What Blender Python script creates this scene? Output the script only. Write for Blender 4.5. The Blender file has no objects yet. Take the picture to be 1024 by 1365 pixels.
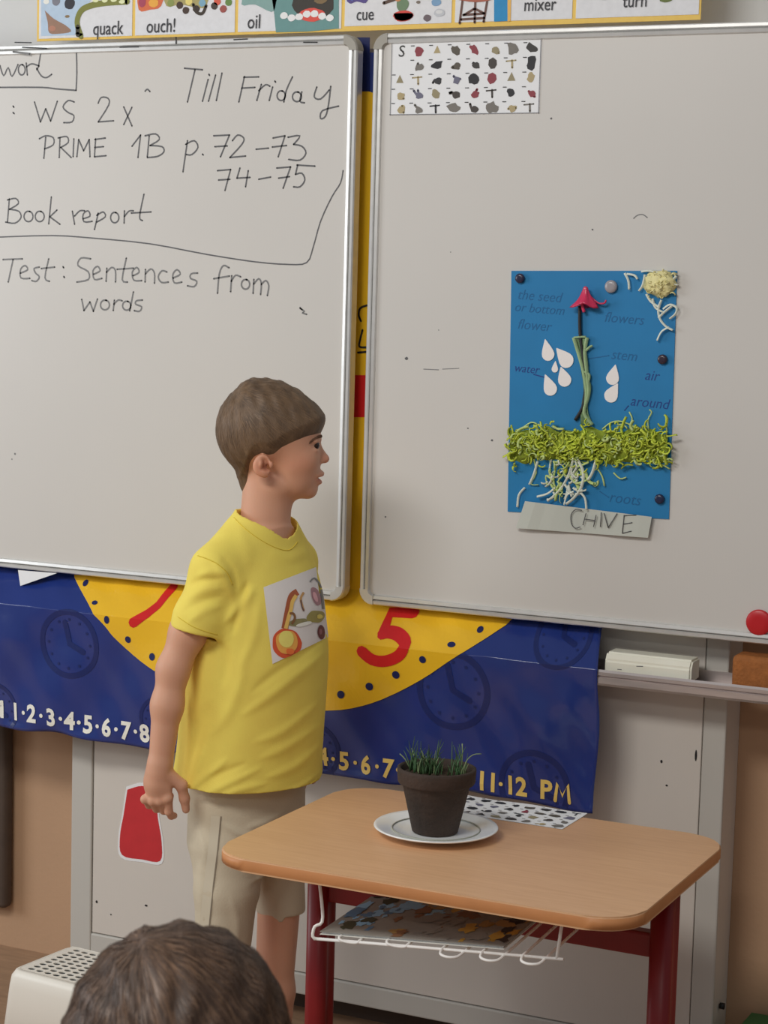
import bpy, bmesh, math, random
import numpy as np
import openvdb as vdb
from mathutils import Vector, Matrix
from mathutils.bvhtree import BVHTree

# ------------------------------------------------------------------ camera
F = 2700.0; PX, PY = 512.0, 682.5
def _solve():
    hy, roll, vx, H = 382.0, .027, -5200.0, 1.46
    a = np.array([0, hy-PY, F]); b = np.array([1000, hy-PY+roll*1000, F])
    up = -np.cross(a, b); up /= np.linalg.norm(up)
    if up[1] > 0: up = -up
    L = np.array([vx-PX, hy+roll*(vx-PX)-PY, F]); L /= np.linalg.norm(L)
    R = np.stack([-L, np.cross(up, -L), up])
    r = R @ np.array([600-PX, 1378-PY, F])
    p = r * (-H/r[2])
    return R, np.array([-p[0], -p[1], H])
R, CAM = _solve()
def ray(x, y): return R @ np.array([x-PX, y-PY, F])
def onY(x, y, Y): r = ray(x, y); return CAM + r*((Y-CAM[1])/r[1])
def onZ(x, y, Z): r = ray(x, y); return CAM + r*((Z-CAM[2])/r[2])
scene = bpy.context.scene
cd = bpy.data.cameras.new('camera'); cam = bpy.data.objects.new('camera', cd)
scene.collection.objects.link(cam); scene.camera = cam
cd.sensor_fit = 'VERTICAL'; cd.sensor_height = 36; cd.sensor_width = 27
cd.lens = F/1365*36; cd.clip_start = .05; cd.clip_end = 60
cd.dof.use_dof = True; cd.dof.focus_distance = 3.5; cd.dof.aperture_fstop = 18
M = Matrix.Identity(4)
for i in range(3):
    M[i][0] = R[i][0]; M[i][1] = -R[i][1]; M[i][2] = -R[i][2]; M[i][3] = CAM[i]
cam.matrix_world = M
# ------------------------------------------------------------------ light
scene.view_settings.view_transform = 'Standard'
scene.view_settings.look = 'None'
scene.view_settings.gamma = 1
scene.view_settings.use_curve_mapping = False
scene.view_settings.exposure = -0.42
w = bpy.data.worlds.new('world'); scene.world = w; w.use_nodes = True
w.node_tree.nodes['Background'].inputs[0].default_value = (.96, .96, 1, 1)
w.node_tree.nodes['Background'].inputs[1].default_value = .26
def area(name, loc, target, sx, sy, power, col):
    l = bpy.data.lights.new(name, 'AREA'); l.shape = 'RECTANGLE'; l.size = sx; l.size_y = sy
    l.energy = power; l.color = col
    o = bpy.data.objects.new(name, l); scene.collection.objects.link(o)
    o.location = loc; o.rotation_euler = (Vector(target)-Vector(loc)).to_track_quat('-Z', 'Y').to_euler()
    return o
area('ceiling_light', (-.4, -3.0, 2.95), (-.2, -1.2, .8), 1.5, .5, 58, (1, .97, .92))
area('ceiling_light', (1.2, -5.0, 2.95), (1.2, -4.6, 0), 1.5, .5, 30, (1, .97, .92))  # extra lamp behind the camera, added for fill
area('window_light', (-3.4, -2.2, 1.8), (-.2, -.3, 1.0), 1.6, 1.5, 62, (.93, .97, 1))

# ------------------------------------------------------------------ helpers
C = scene.collection
def s2l(c): return c/12.92 if c <= .04045 else ((c+.055)/1.055)**2.4
def lin(c, k=1.0): return tuple(min(.95, s2l(v/255)*k) for v in c) + (1,)
KA = 1.5
def mat(name, col, rough=.6, metal=0, noise=0, nscale=30, bump=0, bscale=60, stretch=(1,1,1), k=KA, spec=.5,
        col2=None, coord='Object', sss=0, vcol=False, trans=0, coat=0):
    m = bpy.data.materials.new(name); m.use_nodes = True; nt = m.node_tree; b = nt.nodes['Principled BSDF']
    c = lin(col, k)
    b.inputs['Base Color'].default_value = c; b.inputs['Roughness'].default_value = rough
    b.inputs['Metallic'].default_value = metal; b.inputs['Specular IOR Level'].default_value = spec
    if trans: b.inputs['Transmission Weight'].default_value = trans
    if coat: b.inputs['Coat Weight'].default_value = coat
    if sss:
        b.inputs['Subsurface Weight'].default_value = sss
        b.inputs['Subsurface Radius'].default_value = (.012, .004, .002); b.inputs['Subsurface Scale'].default_value = .5
    src = None
    if noise or bump or col2:
        tc = nt.nodes.new('ShaderNodeTexCoord'); mp = nt.nodes.new('ShaderNodeMapping')
        mp.inputs['Scale'].default_value = stretch; nt.links.new(tc.outputs[coord], mp.inputs['Vector'])
    if noise or col2:
        n = nt.nodes.new('ShaderNodeTexNoise'); n.inputs['Scale'].default_value = nscale; n.inputs['Detail'].default_value = 5
        nt.links.new(mp.outputs[0], n.inputs['Vector'])
        cr = nt.nodes.new('ShaderNodeValToRGB'); nt.links.new(n.outputs['Fac'], cr.inputs[0])
        cr.color_ramp.elements[0].position = .3; cr.color_ramp.elements[1].position = .7
        if col2: a, d = lin(col2, k), c
        else: a, d = tuple(v*(1-noise) for v in c[:3])+(1,), tuple(min(.95, v*(1+noise)) for v in c[:3])+(1,)
        cr.color_ramp.elements[0].color = a; cr.color_ramp.elements[1].color = d
        nt.links.new(cr.outputs[0], b.inputs['Base Color']); src = cr.outputs[0]
    if vcol:
        at = nt.nodes.new('ShaderNodeAttribute'); at.attribute_name = 'tint'
        mx = nt.nodes.new('ShaderNodeMix'); mx.data_type = 'RGBA'; mx.blend_type = 'MULTIPLY'; mx.inputs[0].default_value = 1
        if src: nt.links.new(src, mx.inputs[6])
        else: mx.inputs[6].default_value = c
        nt.links.new(at.outputs['Color'], mx.inputs[7]); nt.links.new(mx.outputs[2], b.inputs['Base Color'])
    if bump:
        n2 = nt.nodes.new('ShaderNodeTexNoise'); n2.inputs['Scale'].default_value = bscale; n2.inputs['Detail'].default_value = 4
        nt.links.new(mp.outputs[0], n2.inputs['Vector'])
        bp = nt.nodes.new('ShaderNodeBump'); bp.inputs['Strength'].default_value = bump; bp.inputs['Distance'].default_value = .004
        nt.links.new(n2.outputs['Fac'], bp.inputs['Height']); nt.links.new(bp.outputs[0], b.inputs['Normal'])
    return m
_flat = {}
def fm(col, rough=.6, k=KA):
    key = (tuple(col), rough, k)
    if key not in _flat: _flat[key] = mat('print_%d_%d_%d' % tuple(int(v) for v in col), col, rough, k=k, noise=.04, nscale=80)
    return _flat[key]
def mesh(name, v, f, m=None, parent=None, smooth=False, mi=None):
    me = bpy.data.meshes.new(name); me.from_pydata([tuple(p) for p in v], [], [tuple(q) for q in f]); me.update()
    o = bpy.data.objects.new(name, me); C.objects.link(o)
    if m is not None:
        for mm in (m if isinstance(m, (list, tuple)) else [m]): me.materials.append(mm)
    if mi is not None: me.polygons.foreach_set('material_index', mi)
    if smooth: me.polygons.foreach_set('use_smooth', [True]*len(me.polygons))
    if parent: o.parent = parent
    return o
def bobj(name, bm, m, parent=None, smooth=False):
    me = bpy.data.meshes.new(name); bm.to_mesh(me); bm.free()
    o = bpy.data.objects.new(name, me); C.objects.link(o)
    for mm in (m if isinstance(m, (list, tuple)) else [m]): me.materials.append(mm)
    if smooth: me.polygons.foreach_set('use_smooth', [True]*len(me.polygons))
    if parent: o.parent = parent
    return o
def tag(o, label, cat, group=None, kind=None):
    if label: o['label'] = label
    if cat: o['category'] = cat
    if group: o['group'] = group
    if kind: o['kind'] = kind
    return o
def thing(name, label, cat, loc=(0,0,0), rz=0, group=None):
    o = bpy.data.objects.new(name, None); C.objects.link(o); o.location = loc; o.rotation_euler = (0,0,rz)
    o.empty_display_size = .05
    return tag(o, label, cat, group)
def box_bm(bm, lo, hi, bevel=0, seg=2):
    lo = Vector(lo); hi = Vector(hi)
    r = bmesh.ops.create_cube(bm, size=1, matrix=Matrix.Translation((lo+hi)/2) @ Matrix.Diagonal((*(hi-lo), 1)))
    if bevel:
        es = set(e for v in r['verts'] for e in v.link_edges)
        bmesh.ops.bevel(bm, geom=list(es), offset=bevel, segments=seg, affect='EDGES', profile=.5)
def box(name, lo, hi, m, parent=None, bevel=0, seg=2):
    bm = bmesh.new(); box_bm(bm, lo, hi, bevel, seg); return bobj(name, bm, m, parent)
def tube_data(pts, rad, n=8, closed=False, flat=1.0):
    pts = [Vector(p) for p in pts]; N = len(pts)
    if not hasattr(rad, '__len__'): rad = [rad]*N
    V, Fc = [], []
    prev = None
    for i, p in enumerate(pts):
        a = pts[(i-1) % N] if (closed or i > 0) else p; b = pts[(i+1) % N] if (closed or i < N-1) else p
        t = (b-a).normalized()
        if prev is None:
            u = t.orthogonal().normalized()
        else:
            u = (prev - t*prev.dot(t)); u = u.normalized() if u.length > 1e-6 else t.orthogonal().normalized()
        prev = u; v = t.cross(u)
        for k in range(n):
            an = 2*math.pi*k/n; V.append(p+(u*math.cos(an)+v*math.sin(an)*flat)*rad[i])
    for i in range(N if closed else N-1):
        j = (i+1) % N
        for k in range(n): Fc.append((i*n+k, i*n+(k+1) % n, j*n+(k+1) % n, j*n+k))
    if not closed: Fc.append(tuple(range(n-1, -1, -1))); Fc.append(tuple((N-1)*n+k for k in range(n)))
    return V, Fc
class MB:
    def __init__(s): s.v = []; s.f = []; s.mi = []
    def add(s, d, mi=0):
        V, Fc = d; o = len(s.v); s.v += [tuple(p) for p in V]; s.f += [tuple(i+o for i in q) for q in Fc]; s.mi += [mi]*len(Fc)
    def tube(s, pts, rad, n=8, closed=False, mi=0, flat=1.0): s.add(tube_data(pts, rad, n, closed, flat), mi)
    def build(s, name, m, parent=None, smooth=True): return mesh(name, s.v, s.f, m, parent, smooth, s.mi)
def lathe(name, prof, m, parent=None, n=48, c=(0,0,0), closed=False):
    V, Fc = [], []
    for r, z in prof:
        for k in range(n): a = 2*math.pi*k/n; V.append((c[0]+r*math.cos(a), c[1]+r*math.sin(a), c[2]+z))
    P = len(prof)
    for i in range(P-1 if not closed else P):
        j = (i+1) % P
        for k in range(n): Fc.append((i*n+k, i*n+(k+1) % n, j*n+(k+1) % n, j*n+k))
    if not closed:
        if prof[0][0] > 0: Fc.append(tuple(range(n-1, -1, -1)))
        if prof[-1][0] > 0: Fc.append(tuple((P-1)*n+k for k in range(n)))
    return mesh(name, V, Fc, m, parent, True)
def smooth_path(P, n=4):
    P = [np.array(p, float) for p in P]
    if len(P) < 3: return P
    out = []
    for i in range(len(P)-1):
        a, b, c, d = P[max(i-1, 0)], P[i], P[i+1], P[min(i+2, len(P)-1)]
        for k in range(n):
            t = k/n; out.append(.5*((2*b)+(-a+c)*t+(2*a-5*b+4*c-d)*t*t+(-a+3*b-3*c+d)*t**3))
    out.append(P[-1]); return out
# planar ribbon in (x,z) wall coordinates: returns 2-D verts + faces
def ribbon2(P, wd):
    P = [np.array(p, float) for p in P]; V, Fc = [], []
    if hasattr(wd, '__len__') and len(wd) != len(P): wd = [wd[min(len(wd)-1, i*len(wd)//len(P))] for i in range(len(P))]
    for i, p in enumerate(P):
        a = P[max(i-1, 0)]; b = P[min(i+1, len(P)-1)]; t = b-a; t = t/(np.linalg.norm(t)+1e-9); nrm = np.array([-t[1], t[0]])
        ww = wd if not hasattr(wd, '__len__') else wd[i]
        V += [p+nrm*ww/2, p-nrm*ww/2]
    for i in range(len(P)-1): Fc.append((2*i, 2*i+1, 2*i+3, 2*i+2))
    for e in (0, len(P)-1):                      # round ends
        k0 = len(V); ww = wd if not hasattr(wd, '__len__') else wd[e]
        V += [P[e]+np.array([math.cos(a), math.sin(a)])*ww/2 for a in np.linspace(0, 2*math.pi, 8, endpoint=False)]
        Fc.append(tuple(range(k0+7, k0-1, -1)))
    return V, Fc
def ell2(c, rx, rz, n=20, rot=0, jit=0, rnd=random):
    V = []
    for k in range(n):
        a = 2*math.pi*k/n; j = 1+rnd.uniform(-jit, jit); x = rx*math.cos(a)*j; z = rz*math.sin(a)*j
        V.append(np.array([c[0]+x*math.cos(rot)-z*math.sin(rot), c[1]+x*math.sin(rot)+z*math.cos(rot)]))
    return V, [tuple(range(n))]
def ring2(c, r0, r1, n=48, rx=1):
    V = []
    for r in (r0, r1):
        for k in range(n): a = 2*math.pi*k/n; V.append(np.array([c[0]+rx*r*math.cos(a), c[1]+r*math.sin(a)]))
    return V, [(k, (k+1) % n, n+(k+1) % n, n+k) for k in range(n)]
class Print:      # flat print lying on a surface y = g(x, z) (front faces -y)
    def __init__(s, g, off=.0006, cut=0, low=None): s.low = low; s.calls = []; s.g = g; s.off = off; s.V = []; s.F = []; s.mi = []; s.m = []; s.cut = cut; s.layer = 0
    def add(s, d, m, lay=0):
        if m not in s.m: s.m.append(m)
        V, Fc = d; s.calls.append((V, Fc, m, lay)); o = len(s.V); s.V += [(p[0], p[1], lay) for p in V]
        s.F += [tuple(i+o for i in q) for q in Fc]; s.mi += [s.m.index(m)]*len(Fc)
    def build_each(s, name, parent=None, loc=None):
        for V, Fc, m, lay in s.calls:
            p_ = Print(s.g, s.off, s.cut, s.low); p_.add((V, Fc), m, lay); o_ = p_.build(name, parent)
            if loc is not None: o_.location = loc
    def build(s, name, parent=None):
        bm = bmesh.new(); vs = [bm.verts.new((p[0], p[2]*100, p[1])) for p in s.V]   # layer kept in y while cutting
        for q, i in zip(s.F, s.mi):
            try: fc = bm.faces.new([vs[k] for k in q]); fc.material_index = i
            except ValueError: pass
        if s.cut:
            xs = [v.co.x for v in bm.verts]; zs = [v.co.z for v in bm.verts]
            for zk in (.794,.797,.800,.885): bmesh.ops.bisect_plane(bm, geom=bm.verts[:]+bm.edges[:]+bm.faces[:], plane_co=(0,0,zk), plane_no=(0,0,1), dist=1e-6)
            for ax, lo, hi in ((0, min(xs), max(xs)), (2, min(zs), max(zs))):
                t = math.floor(lo/s.cut)*s.cut+s.cut
                while t < hi:
                    no = [0, 0, 0]; no[ax] = 1; co = [0, 0, 0]; co[ax] = t
                    bmesh.ops.bisect_plane(bm, geom=bm.verts[:]+bm.edges[:]+bm.faces[:], plane_co=co, plane_no=no, dist=1e-6); t += s.cut
        for v in bm.verts:
            if s.low: v.co.z = max(v.co.z, s.low(v.co.x)+.001)
            lay = v.co.y/100; v.co.y = s.g(v.co.x, v.co.z) - s.off - lay*.0003
        bmesh.ops.recalc_face_normals(bm, faces=bm.faces)
        return bobj(name, bm, s.m, parent)
_txt = {}
def text2(s, h, c, off=.0, shear=0, sx=1, rot=0, align='CENTER'):
    key = (s, off, shear, align)
    if key not in _txt:
        cu = bpy.data.curves.new('t', 'FONT'); cu.body = s; cu.align_x = align; cu.offset = off; cu.shear = shear; cu.resolution_u = 3
        o = bpy.data.objects.new('t', cu); C.objects.link(o)
        me = bpy.data.meshes.new_from_object(o.evaluated_get(bpy.context.evaluated_depsgraph_get()))
        _txt[key] = ([tuple(v.co) for v in me.vertices], [tuple(p.vertices) for p in me.polygons])
        bpy.data.objects.remove(o); bpy.data.curves.remove(cu); bpy.data.meshes.remove(me)
    V, Fc = _txt[key]; k = h/.7; ys = .35; out = []
    for v in V:
        x = v[0]*k*sx; z = (v[1]-ys)*k
        out.append(np.array([c[0]+x*math.cos(rot)-z*math.sin(rot), c[1]+x*math.sin(rot)+z*math.cos(rot)]))
    return out, Fc
def bx(x, y, Y): p = onY(x, y, Y); return (p[0], p[2])
rnd = random.Random(7)

# ------------------------------------------------------------------ materials
M_board = mat('whiteboard_enamel', (176,174,170), .32, k=1.62, spec=.4, noise=.015, nscale=3)
M_alu = mat('brushed_aluminium', (190,190,188), .35, .55, k=1.45, noise=.05, nscale=40)
M_alud = mat('aluminium_groove', (110,110,108), .5, .3, k=1.2)
M_cap = mat('grey_plastic_corner', (150,147,138), .5, k=1.3)
M_tan = mat('tan_wall_paint', (168,136,108), .75, k=1.35, bump=.15, bscale=90, noise=.04, nscale=4)
M_white_wall = mat('white_wall_paint', (190,190,188), .8, k=1.5, bump=.1, bscale=90)
M_panel = mat('white_laminate', (182,177,170), .5, k=1.5, noise=.02, nscale=5)
M_panelfr = mat('grey_laminate', (172,170,164), .45, k=1.4)
M_floor = mat('brown_linoleum', (150,122,98), .45, k=1.2, noise=.14, nscale=14, stretch=(1,5,1))
M_dark = mat('dark_brown_paint', (62,50,42), .6)
M_blue = mat('blue_vinyl', (26,46,112), .24, k=1.35, spec=.6, noise=.05, nscale=6, coat=.3, bump=.35, bscale=14)
M_yel = mat('yellow_vinyl_print', (228,178,40), .24, k=1.25, noise=.04, nscale=6, coat=.3, bump=.35, bscale=14)
M_red = mat('red_vinyl_print', (196,32,36), .3, k=1.25, noise=.04)
M_navy = mat('navy_vinyl_print', (22,34,86), .3, k=1.2)
M_ink = mat('marker_ink', (98,98,100), .5, k=1)
M_inkl = mat('faint_marker_ink', (128,128,128), .5, k=1)
M_black = mat('black_ink', (34,34,36), .5, k=1)
M_wood = mat('beech_laminate', (200,160,122), .38, k=1.35, col2=(192,150,112), nscale=9, stretch=(1.2,14,14), spec=.45)
M_edge = mat('beech_edge', (190,130,82), .5, k=1.2, noise=.05, nscale=30)
M_legred = mat('dark_red_steel', (122,18,24), .42, k=1.15, noise=.05)
M_wire = mat('white_coated_wire', (214,212,206), .4)
M_paper = mat('white_paper', (206,208,210), .6, k=1.45)
M_stool = mat('white_plastic', (214,210,200), .42, k=1.3)
M_hole = mat('dark_rubber_and_shade', (52,54,54), .8, k=1)  # rubber of the wiping pad, also painted shade below the stool holes
M_pot = mat('dark_terracotta', (64,50,42), .85, k=1.25, col2=(46,38,33), nscale=22, bump=.5, bscale=120)
M_soil = mat('soil', (50,38,26), .95, noise=.4, nscale=160, bump=1, bscale=200)
M_chive = mat('green_chive_leaf', (66,98,62), .55, noise=.25, nscale=60, k=1.15)
M_plate = mat('white_porcelain', (205,208,208), .2, k=1.5)
M_cork = mat('cork_brown', (150,92,44), .8, k=1.25, noise=.15, nscale=90, bump=.4, bscale=200)
M_eraser = mat('cream_felt_eraser', (216,213,198), .65, k=1.4, noise=.04, nscale=20)

# ------------------------------------------------------------------ setting
YP, YB = -.10, -.165            # backing panel face, whiteboard face
o = box('floor', (-3.2,-5.4,-.05), (3.2,.1,0), M_floor); o['kind'] = 'structure'
bm = bmesh.new(); box_bm(bm, (-3.2,0,0), (3.2,.1,1.5)); box_bm(bm, (-3.2,0,1.5), (3.2,.1,3.1))
for fc in bm.faces:
    if fc.calc_center_median().z > 1.5: fc.material_index = 1
o = bobj('wall_back', bm, [M_tan, M_white_wall]); o['kind'] = 'structure'
o = box('baseboard_back', (-.80,-.012,.0), (3.0,0,.045), M_dark); o['kind'] = 'structure'

# backing panel
t = thing('backing_panel', 'white laminate backing panel with grey side frames behind the whiteboards and banner', 'panel', (-.13,-.05,.04))
def lp(v, t): return (v[0]-t.location[0], v[1]-t.location[1], v[2]-t.location[2])
x0, x1 = onY(97,985,YP)[0], .556
def pbox(name, lo, hi, m, t, bevel=0, seg=2): return box(name, lp(lo, t), lp(hi, t), m, t, bevel, seg)
g0, g1 = onY(122,1200,YP)[0], onY(932,1100,YP)[0]
zb = .062
pbox('panel_body', (x0+.004,YP+.006,zb+.004), (x1-.004,-.001,1.9), M_panel, t)
pbox('panel_face', (g0+.002,YP,zb+.045), (g1-.002,YP+.0058,1.88), M_panel, t, .001, 1)
pbox('side_frame', (x0,YP-.003,zb), (g0,YP+.0058,1.9), M_panelfr, t, .003)
pbox('side_frame', (g1,YP-.003,zb), (x1,YP+.0058,1.9), M_panelfr, t, .003)
pbox('bottom_frame', (g0+.0005,YP-.003,zb), (g1-.0005,YP+.0058,zb+.043), M_panelfr, t, .003)
# specks and scuffs
p = Print(lambda x, z: YP, .0006)
for (x, y, rx, ry) in ((129,1202,1.8,2.2),(195,1207,2.6,1.5),(148,1219,1.2,1.2),(928,1007,1.5,7.5),(882,1015,1.6,2.2),(889,1047,1.6,1.3)):
    c = bx(x, y, YP); p.add(ell2(c, rx*.0014, ry*.0014, 10), M_black)
p.build_each('scuff_mark', t, tuple(-v for v in t.location))
# bolt on panel side
mbb = MB(); c = Vector(onY(958,1340,-.05)); c.x = x1
mbb.tube([c+Vector((-.002,0,0)), c+Vector((.006,0,0))], .006, 10); q = mbb.build('bolt', M_black, t); q.location = tuple(-v for v in t.location)

# pen tray on the backing panel
t = thing('pen_tray', 'aluminium pen tray ledge running under the whiteboards and behind the banner', 'tray', (0,-.1,.78))
prof = [(-.103,.800),(-.103,.768),(-.19,.768),(-.195,.773),(-.195,.783),(-.191,.785),(-.195,.787),(-.195,.793),(-.192,.797),(-.189,.794),(-.187,.776),(-.106,.774),(-.106,.800)]
V = [(x, y, z) for x in (-.88, .9) for (y, z) in prof]; n = len(prof)
mesh('tray_profile', [lp(v, t) for v in V], [(k, (k+1) % n, n+(k+1) % n, n+k) for k in range(n)]+[tuple(range(n-1,-1,-1)), tuple(range(n,2*n))], mat('tray_aluminium', (186,178,176), .28, .7, k=1.4, noise=.08, nscale=30, stretch=(.5,6,6)), t)
for cx in (-.82, .84): pbox('end_stop', (cx-.012,-.192,.7775), (cx+.012,-.108,.792), M_cap, t, .002)

# ------------------------------------------------------------------ banner
def hsh(a): return math.sin(a)
def gB(x, z):
    wv = .0045*hsh(x*17+z*9+1)+.0030*hsh(x*31-z*23)+.0015*hsh(x*63+z*47+2)
    if z > .885: return -.118
    if z > .797:
        k = (z-.797)/.088; return -.118*k + (-.199)*(1-k) + .3*wv*(1-k) + .0022*hsh(x*70+z*90)*k*(1-k)*3
    k = min(1, (.797-z)/.28)
    return -.199 + .012*k + wv*min(1, (.797-z)*12+.1) - .004*math.exp(-((z-.54)/.01)**2)*hsh(x*40)
def bb(px, py):
    y = -.19
    for _ in range(12):
        q = onY(px, py, y); y = gB(q[0], q[2])
    return (q[0], q[2])
XBL, XBR = -1.25, bb(797, 980)[0]
zL = bb(0,968)[1]; zR = bb(790,1083)[1]
t = thing('wall_banner', 'blue vinyl clock banner with yellow clock face draped over the pen tray', 'banner', (-.3,-.15,.8))
bt = tuple(-v for v in t.location)
def zbot(x):
    k = (x-bb(0,968)[0])/(XBR-bb(0,968)[0]); return zL+(zR-zL)*k+.0035*hsh(x*14+.5)+.002*hsh(x*37)
nx = 240; zs = list(range(60))
V, Fc = [], []
for j, kz in enumerate(zs):
    for i in range(nx+1):
        x = XBL+(XBR-XBL)*i/nx; zq = zbot(x); z = zq+(.790-zq)*j/42 if j <= 42 else (.792,.794,.7955,.797,.7985,.800,.803)[j-43] if j < 50 else .803+.082*(j-49)/10
        x -= .026*max(0, min(1, (z-.797)/.085))*max(0, min(1, (x-.1)/.15)); x += .0025*hsh(z*30)*max(0, i/nx*20-19)
        V.append((x, gB(x, z), z))
V2 = [(v[0], v[1]+.0015, v[2]) for v in V]
for j in range(len(zs)-1):
    for i in range(nx): a = j*(nx+1)+i; Fc.append((a, a+1, a+nx+2, a+nx+1))
# upper part behind the boards
k0 = len(V); V += [(XBL,-.118,.885),(XBR,-.118,.885),(XBR,-.118,1.89),(XBL,-.118,1.89)]; Fc.append((k0,k0+1,k0+2,k0+3))
q = mesh('banner_sheet', V, Fc, M_blue, t, True); q.location = bt
md = q.modifiers.new('thick', 'SOLIDIFY'); md.thickness = .001; md.offset = -1
# clock face
disc = [bb(*a) for a in ((100,770),(108,786),(122,812),(140,834),(152,849),(178,873),(206,894),(240,912),(300,935),(350,946),(400,949),(428.7,947.3),(469.7,944),(510.7,931.7),(560,907),(597,882.5),(630,862),(675,833))]
e0, e1 = disc[0], disc[-1]
cxd = (-.812+.138)/2-.01; czd = 1.235; 
top = []
for a in np.linspace(math.atan2(e1[1]-czd, e1[0]-cxd), math.atan2(e0[1]-czd, e0[0]-cxd)+0*math.pi, 2)[:0]: pass
a1 = math.atan2(e1[1]-czd, e1[0]-cxd); a0 = math.atan2(e0[1]-czd, e0[0]-cxd)
if a0 < 0: a0 += 2*math.pi
r1 = math.hypot(e1[0]-cxd, e1[1]-czd); r0 = math.hypot(e0[0]-cxd, e0[1]-czd)
for k in np.linspace(0, 1, 40)[1:-1]:
    a = a1+(a0-a1)*k; r = r1+(r0-r1)*k; top.append((cxd+r*math.cos(a), czd+r*math.sin(a)))
poly = [np.array(v) for v in smooth_path(disc, 3)] + [np.array(v) for v in top]
ctr = np.array([cxd, .95])
n = len(poly); V = poly+[ctr]
p = Print(gB, .0016, .01, zbot); 
low = [v for v in poly if v[1] < .9]
p.add((V, [(k, (k+1) % n, n) for k in range(n)]), M_yel)
q = p.build('clock_face', t); q.location = bt
p = Print(gB, .0024, .01, zbot)
dots = ((641,838.7,5,4.6),(602.6,858.8,6.5,3.6),(564,879,5.5,5.5),(528.4,899.4,6,6),(493,915,6,6),(455,925.6,6,6),(114.8,776.8,5,5),(127,803,5.5,3.2),(142.9,826,5,6.5),(171.3,852.4,5.5,5.5),(203.4,875.3,5.5,6))
for x, y, a, b in dots: p.add(ell2(bb(x, y), a*.00125, b*.00125, 16), M_navy)
p.add(ribbon2([bb(*a) for a in ((232,782),(212,806),(197,818),(178,830))], [.018,.017,.018,.02]), M_red)
# numeral five
five = [(553,816),(522,816),(511,844),(520,842),(533,846),(541,858),(533,873),(515,881),(497,879),(483,868)]
for a, b, wd in ((0,2,.0200),): p.add(ribbon2([bb(*v) for v in five[:3]], wd), M_red)
p.add(ribbon2(smooth_path([bb(*v) for v in five[2:]], 4), .0215), M_red, .5)
p.build_each('clock_print', t, bt)
# faint clocks printed in the blue
M_faint = mat('faint_navy_print', (23,38,94), .3, k=1.25)
for cx, cy, r in ((93,858,52),(-5,945,42),(604,920,55),(752,848,40),(712,1050,52),(215,960,36),(420,1000,40)):
    c = bb(cx, cy); s = r*.00136; p = Print(gB, .0007, .02, zbot)
    p.add(ring2(c, s*.84, s, 40), M_faint)
    for k in range(12):
        a = k*math.pi/6; p.add(ell2((c[0]+s*.7*math.cos(a), c[1]+s*.7*math.sin(a)), s*.045, s*.045, 8), M_faint)
    p.add(ribbon2([(c[0]-s*.15, c[1]+s*.6), (c[0], c[1]), (c[0]+s*.45, c[1]-s*.2)], s*.17), M_faint, .4)
    q = p.build('faint_clock_print', t); q.location = bt
# number line
p = Print(gB, .0014, .02); M_num = mat('white_numeral_print', (228,226,214), .4, k=1.3); M_numy = mat('cream_numeral_print', (232,200,110), .4, k=1.15)
HT = .0345
for s, x, y in (('1',21,948),('2',42,951),('3',68,956),('4',93,960.5),('5',118,965),('6',142,969.5),('7',168,973.5),('8',193,977),('9',218,981),('10',246,985),('11',276,990),('12',306,995),('AM',-12,943)):
    p.add(text2(s, HT, bb(x, y), .036, sx=.92), M_num)
for x, y in ((31.5,950),(55,954),(81,958),(105.5,963),(130,968),(155,972),(181,975),(231,983)): p.add(ell2(bb(x, y), .0042, .0042, 12), M_num)
for s, x, y in (('1',355,996),('2',381,1000),('3',407,1003),('4',431,1008),('5',459,1014),('6',488,1019),('7',517,1024),('8',545,1029),('9',572,1033),('10',605,1037),('11',650,1041.5),('12',688,1047),('P',728,1052)):
    p.add(text2(s, HT*.98, bb(x, y), .034 if s != 'M' else .014, sx=.92 if s != 'M' else 1.0), M_numy)
p.add(ribbon2([bb(*v) for v in ((740.5,1067),(743.5,1044),(750,1061),(757.5,1046),(759.5,1070))], .0068), M_numy)
for x, y in ((444.5,1011.5),(474,1016.5),(503,1021.5),(531,1026),(632,1040),(668,1045)): p.add(ell2(bb(x, y), .0040, .0040, 12), M_numy)
p.build_each('numeral', t, bt)
# print seen in the gap between the boards
p = Print(lambda x, z: -.118, .0022)
def gp(x, y): return bx(x, y, -.118)
p.add(([np.array(gp(*a)) for a in ((473,500),(488,500),(487,556),(472,556))], [(0,1,2,3)]), M_red)
p.add(ribbon2(smooth_path([gp(*a) for a in ((490,407),(481,411),(479,420),(482,428))]), .004), M_black)
p.add(ribbon2(smooth_path([gp(*a) for a in ((484,440),(481,452),(480,462),(490,463))]), .004), M_black)
p.add(ribbon2([gp(478,470), gp(489,469)], .004), M_black)
p.add(([np.array(gp(*a)) for a in ((470,50),(494,50),(493,122),(469,122))], [(0,1,2,3)]), M_navy)
p.build_each('banner_graphic', t, bt)
# plain paper scrap under the left board
q = mesh('paper_scrap', [onY(24,760,-.168)+np.array([0,.0,0]), onY(76,764,-.168), onY(27,781,-.172), onY(24,760,-.167)+np.array([0,.0006,0]), onY(76,764,-.1674), onY(27,781,-.1714)], [(0,2,1),(3,4,5),(0,1,4,3),(1,2,5,4),(2,0,3,5)], M_paper)
tag(q, 'small white paper scrap tucked under the left whiteboard above the banner', 'paper')

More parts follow.
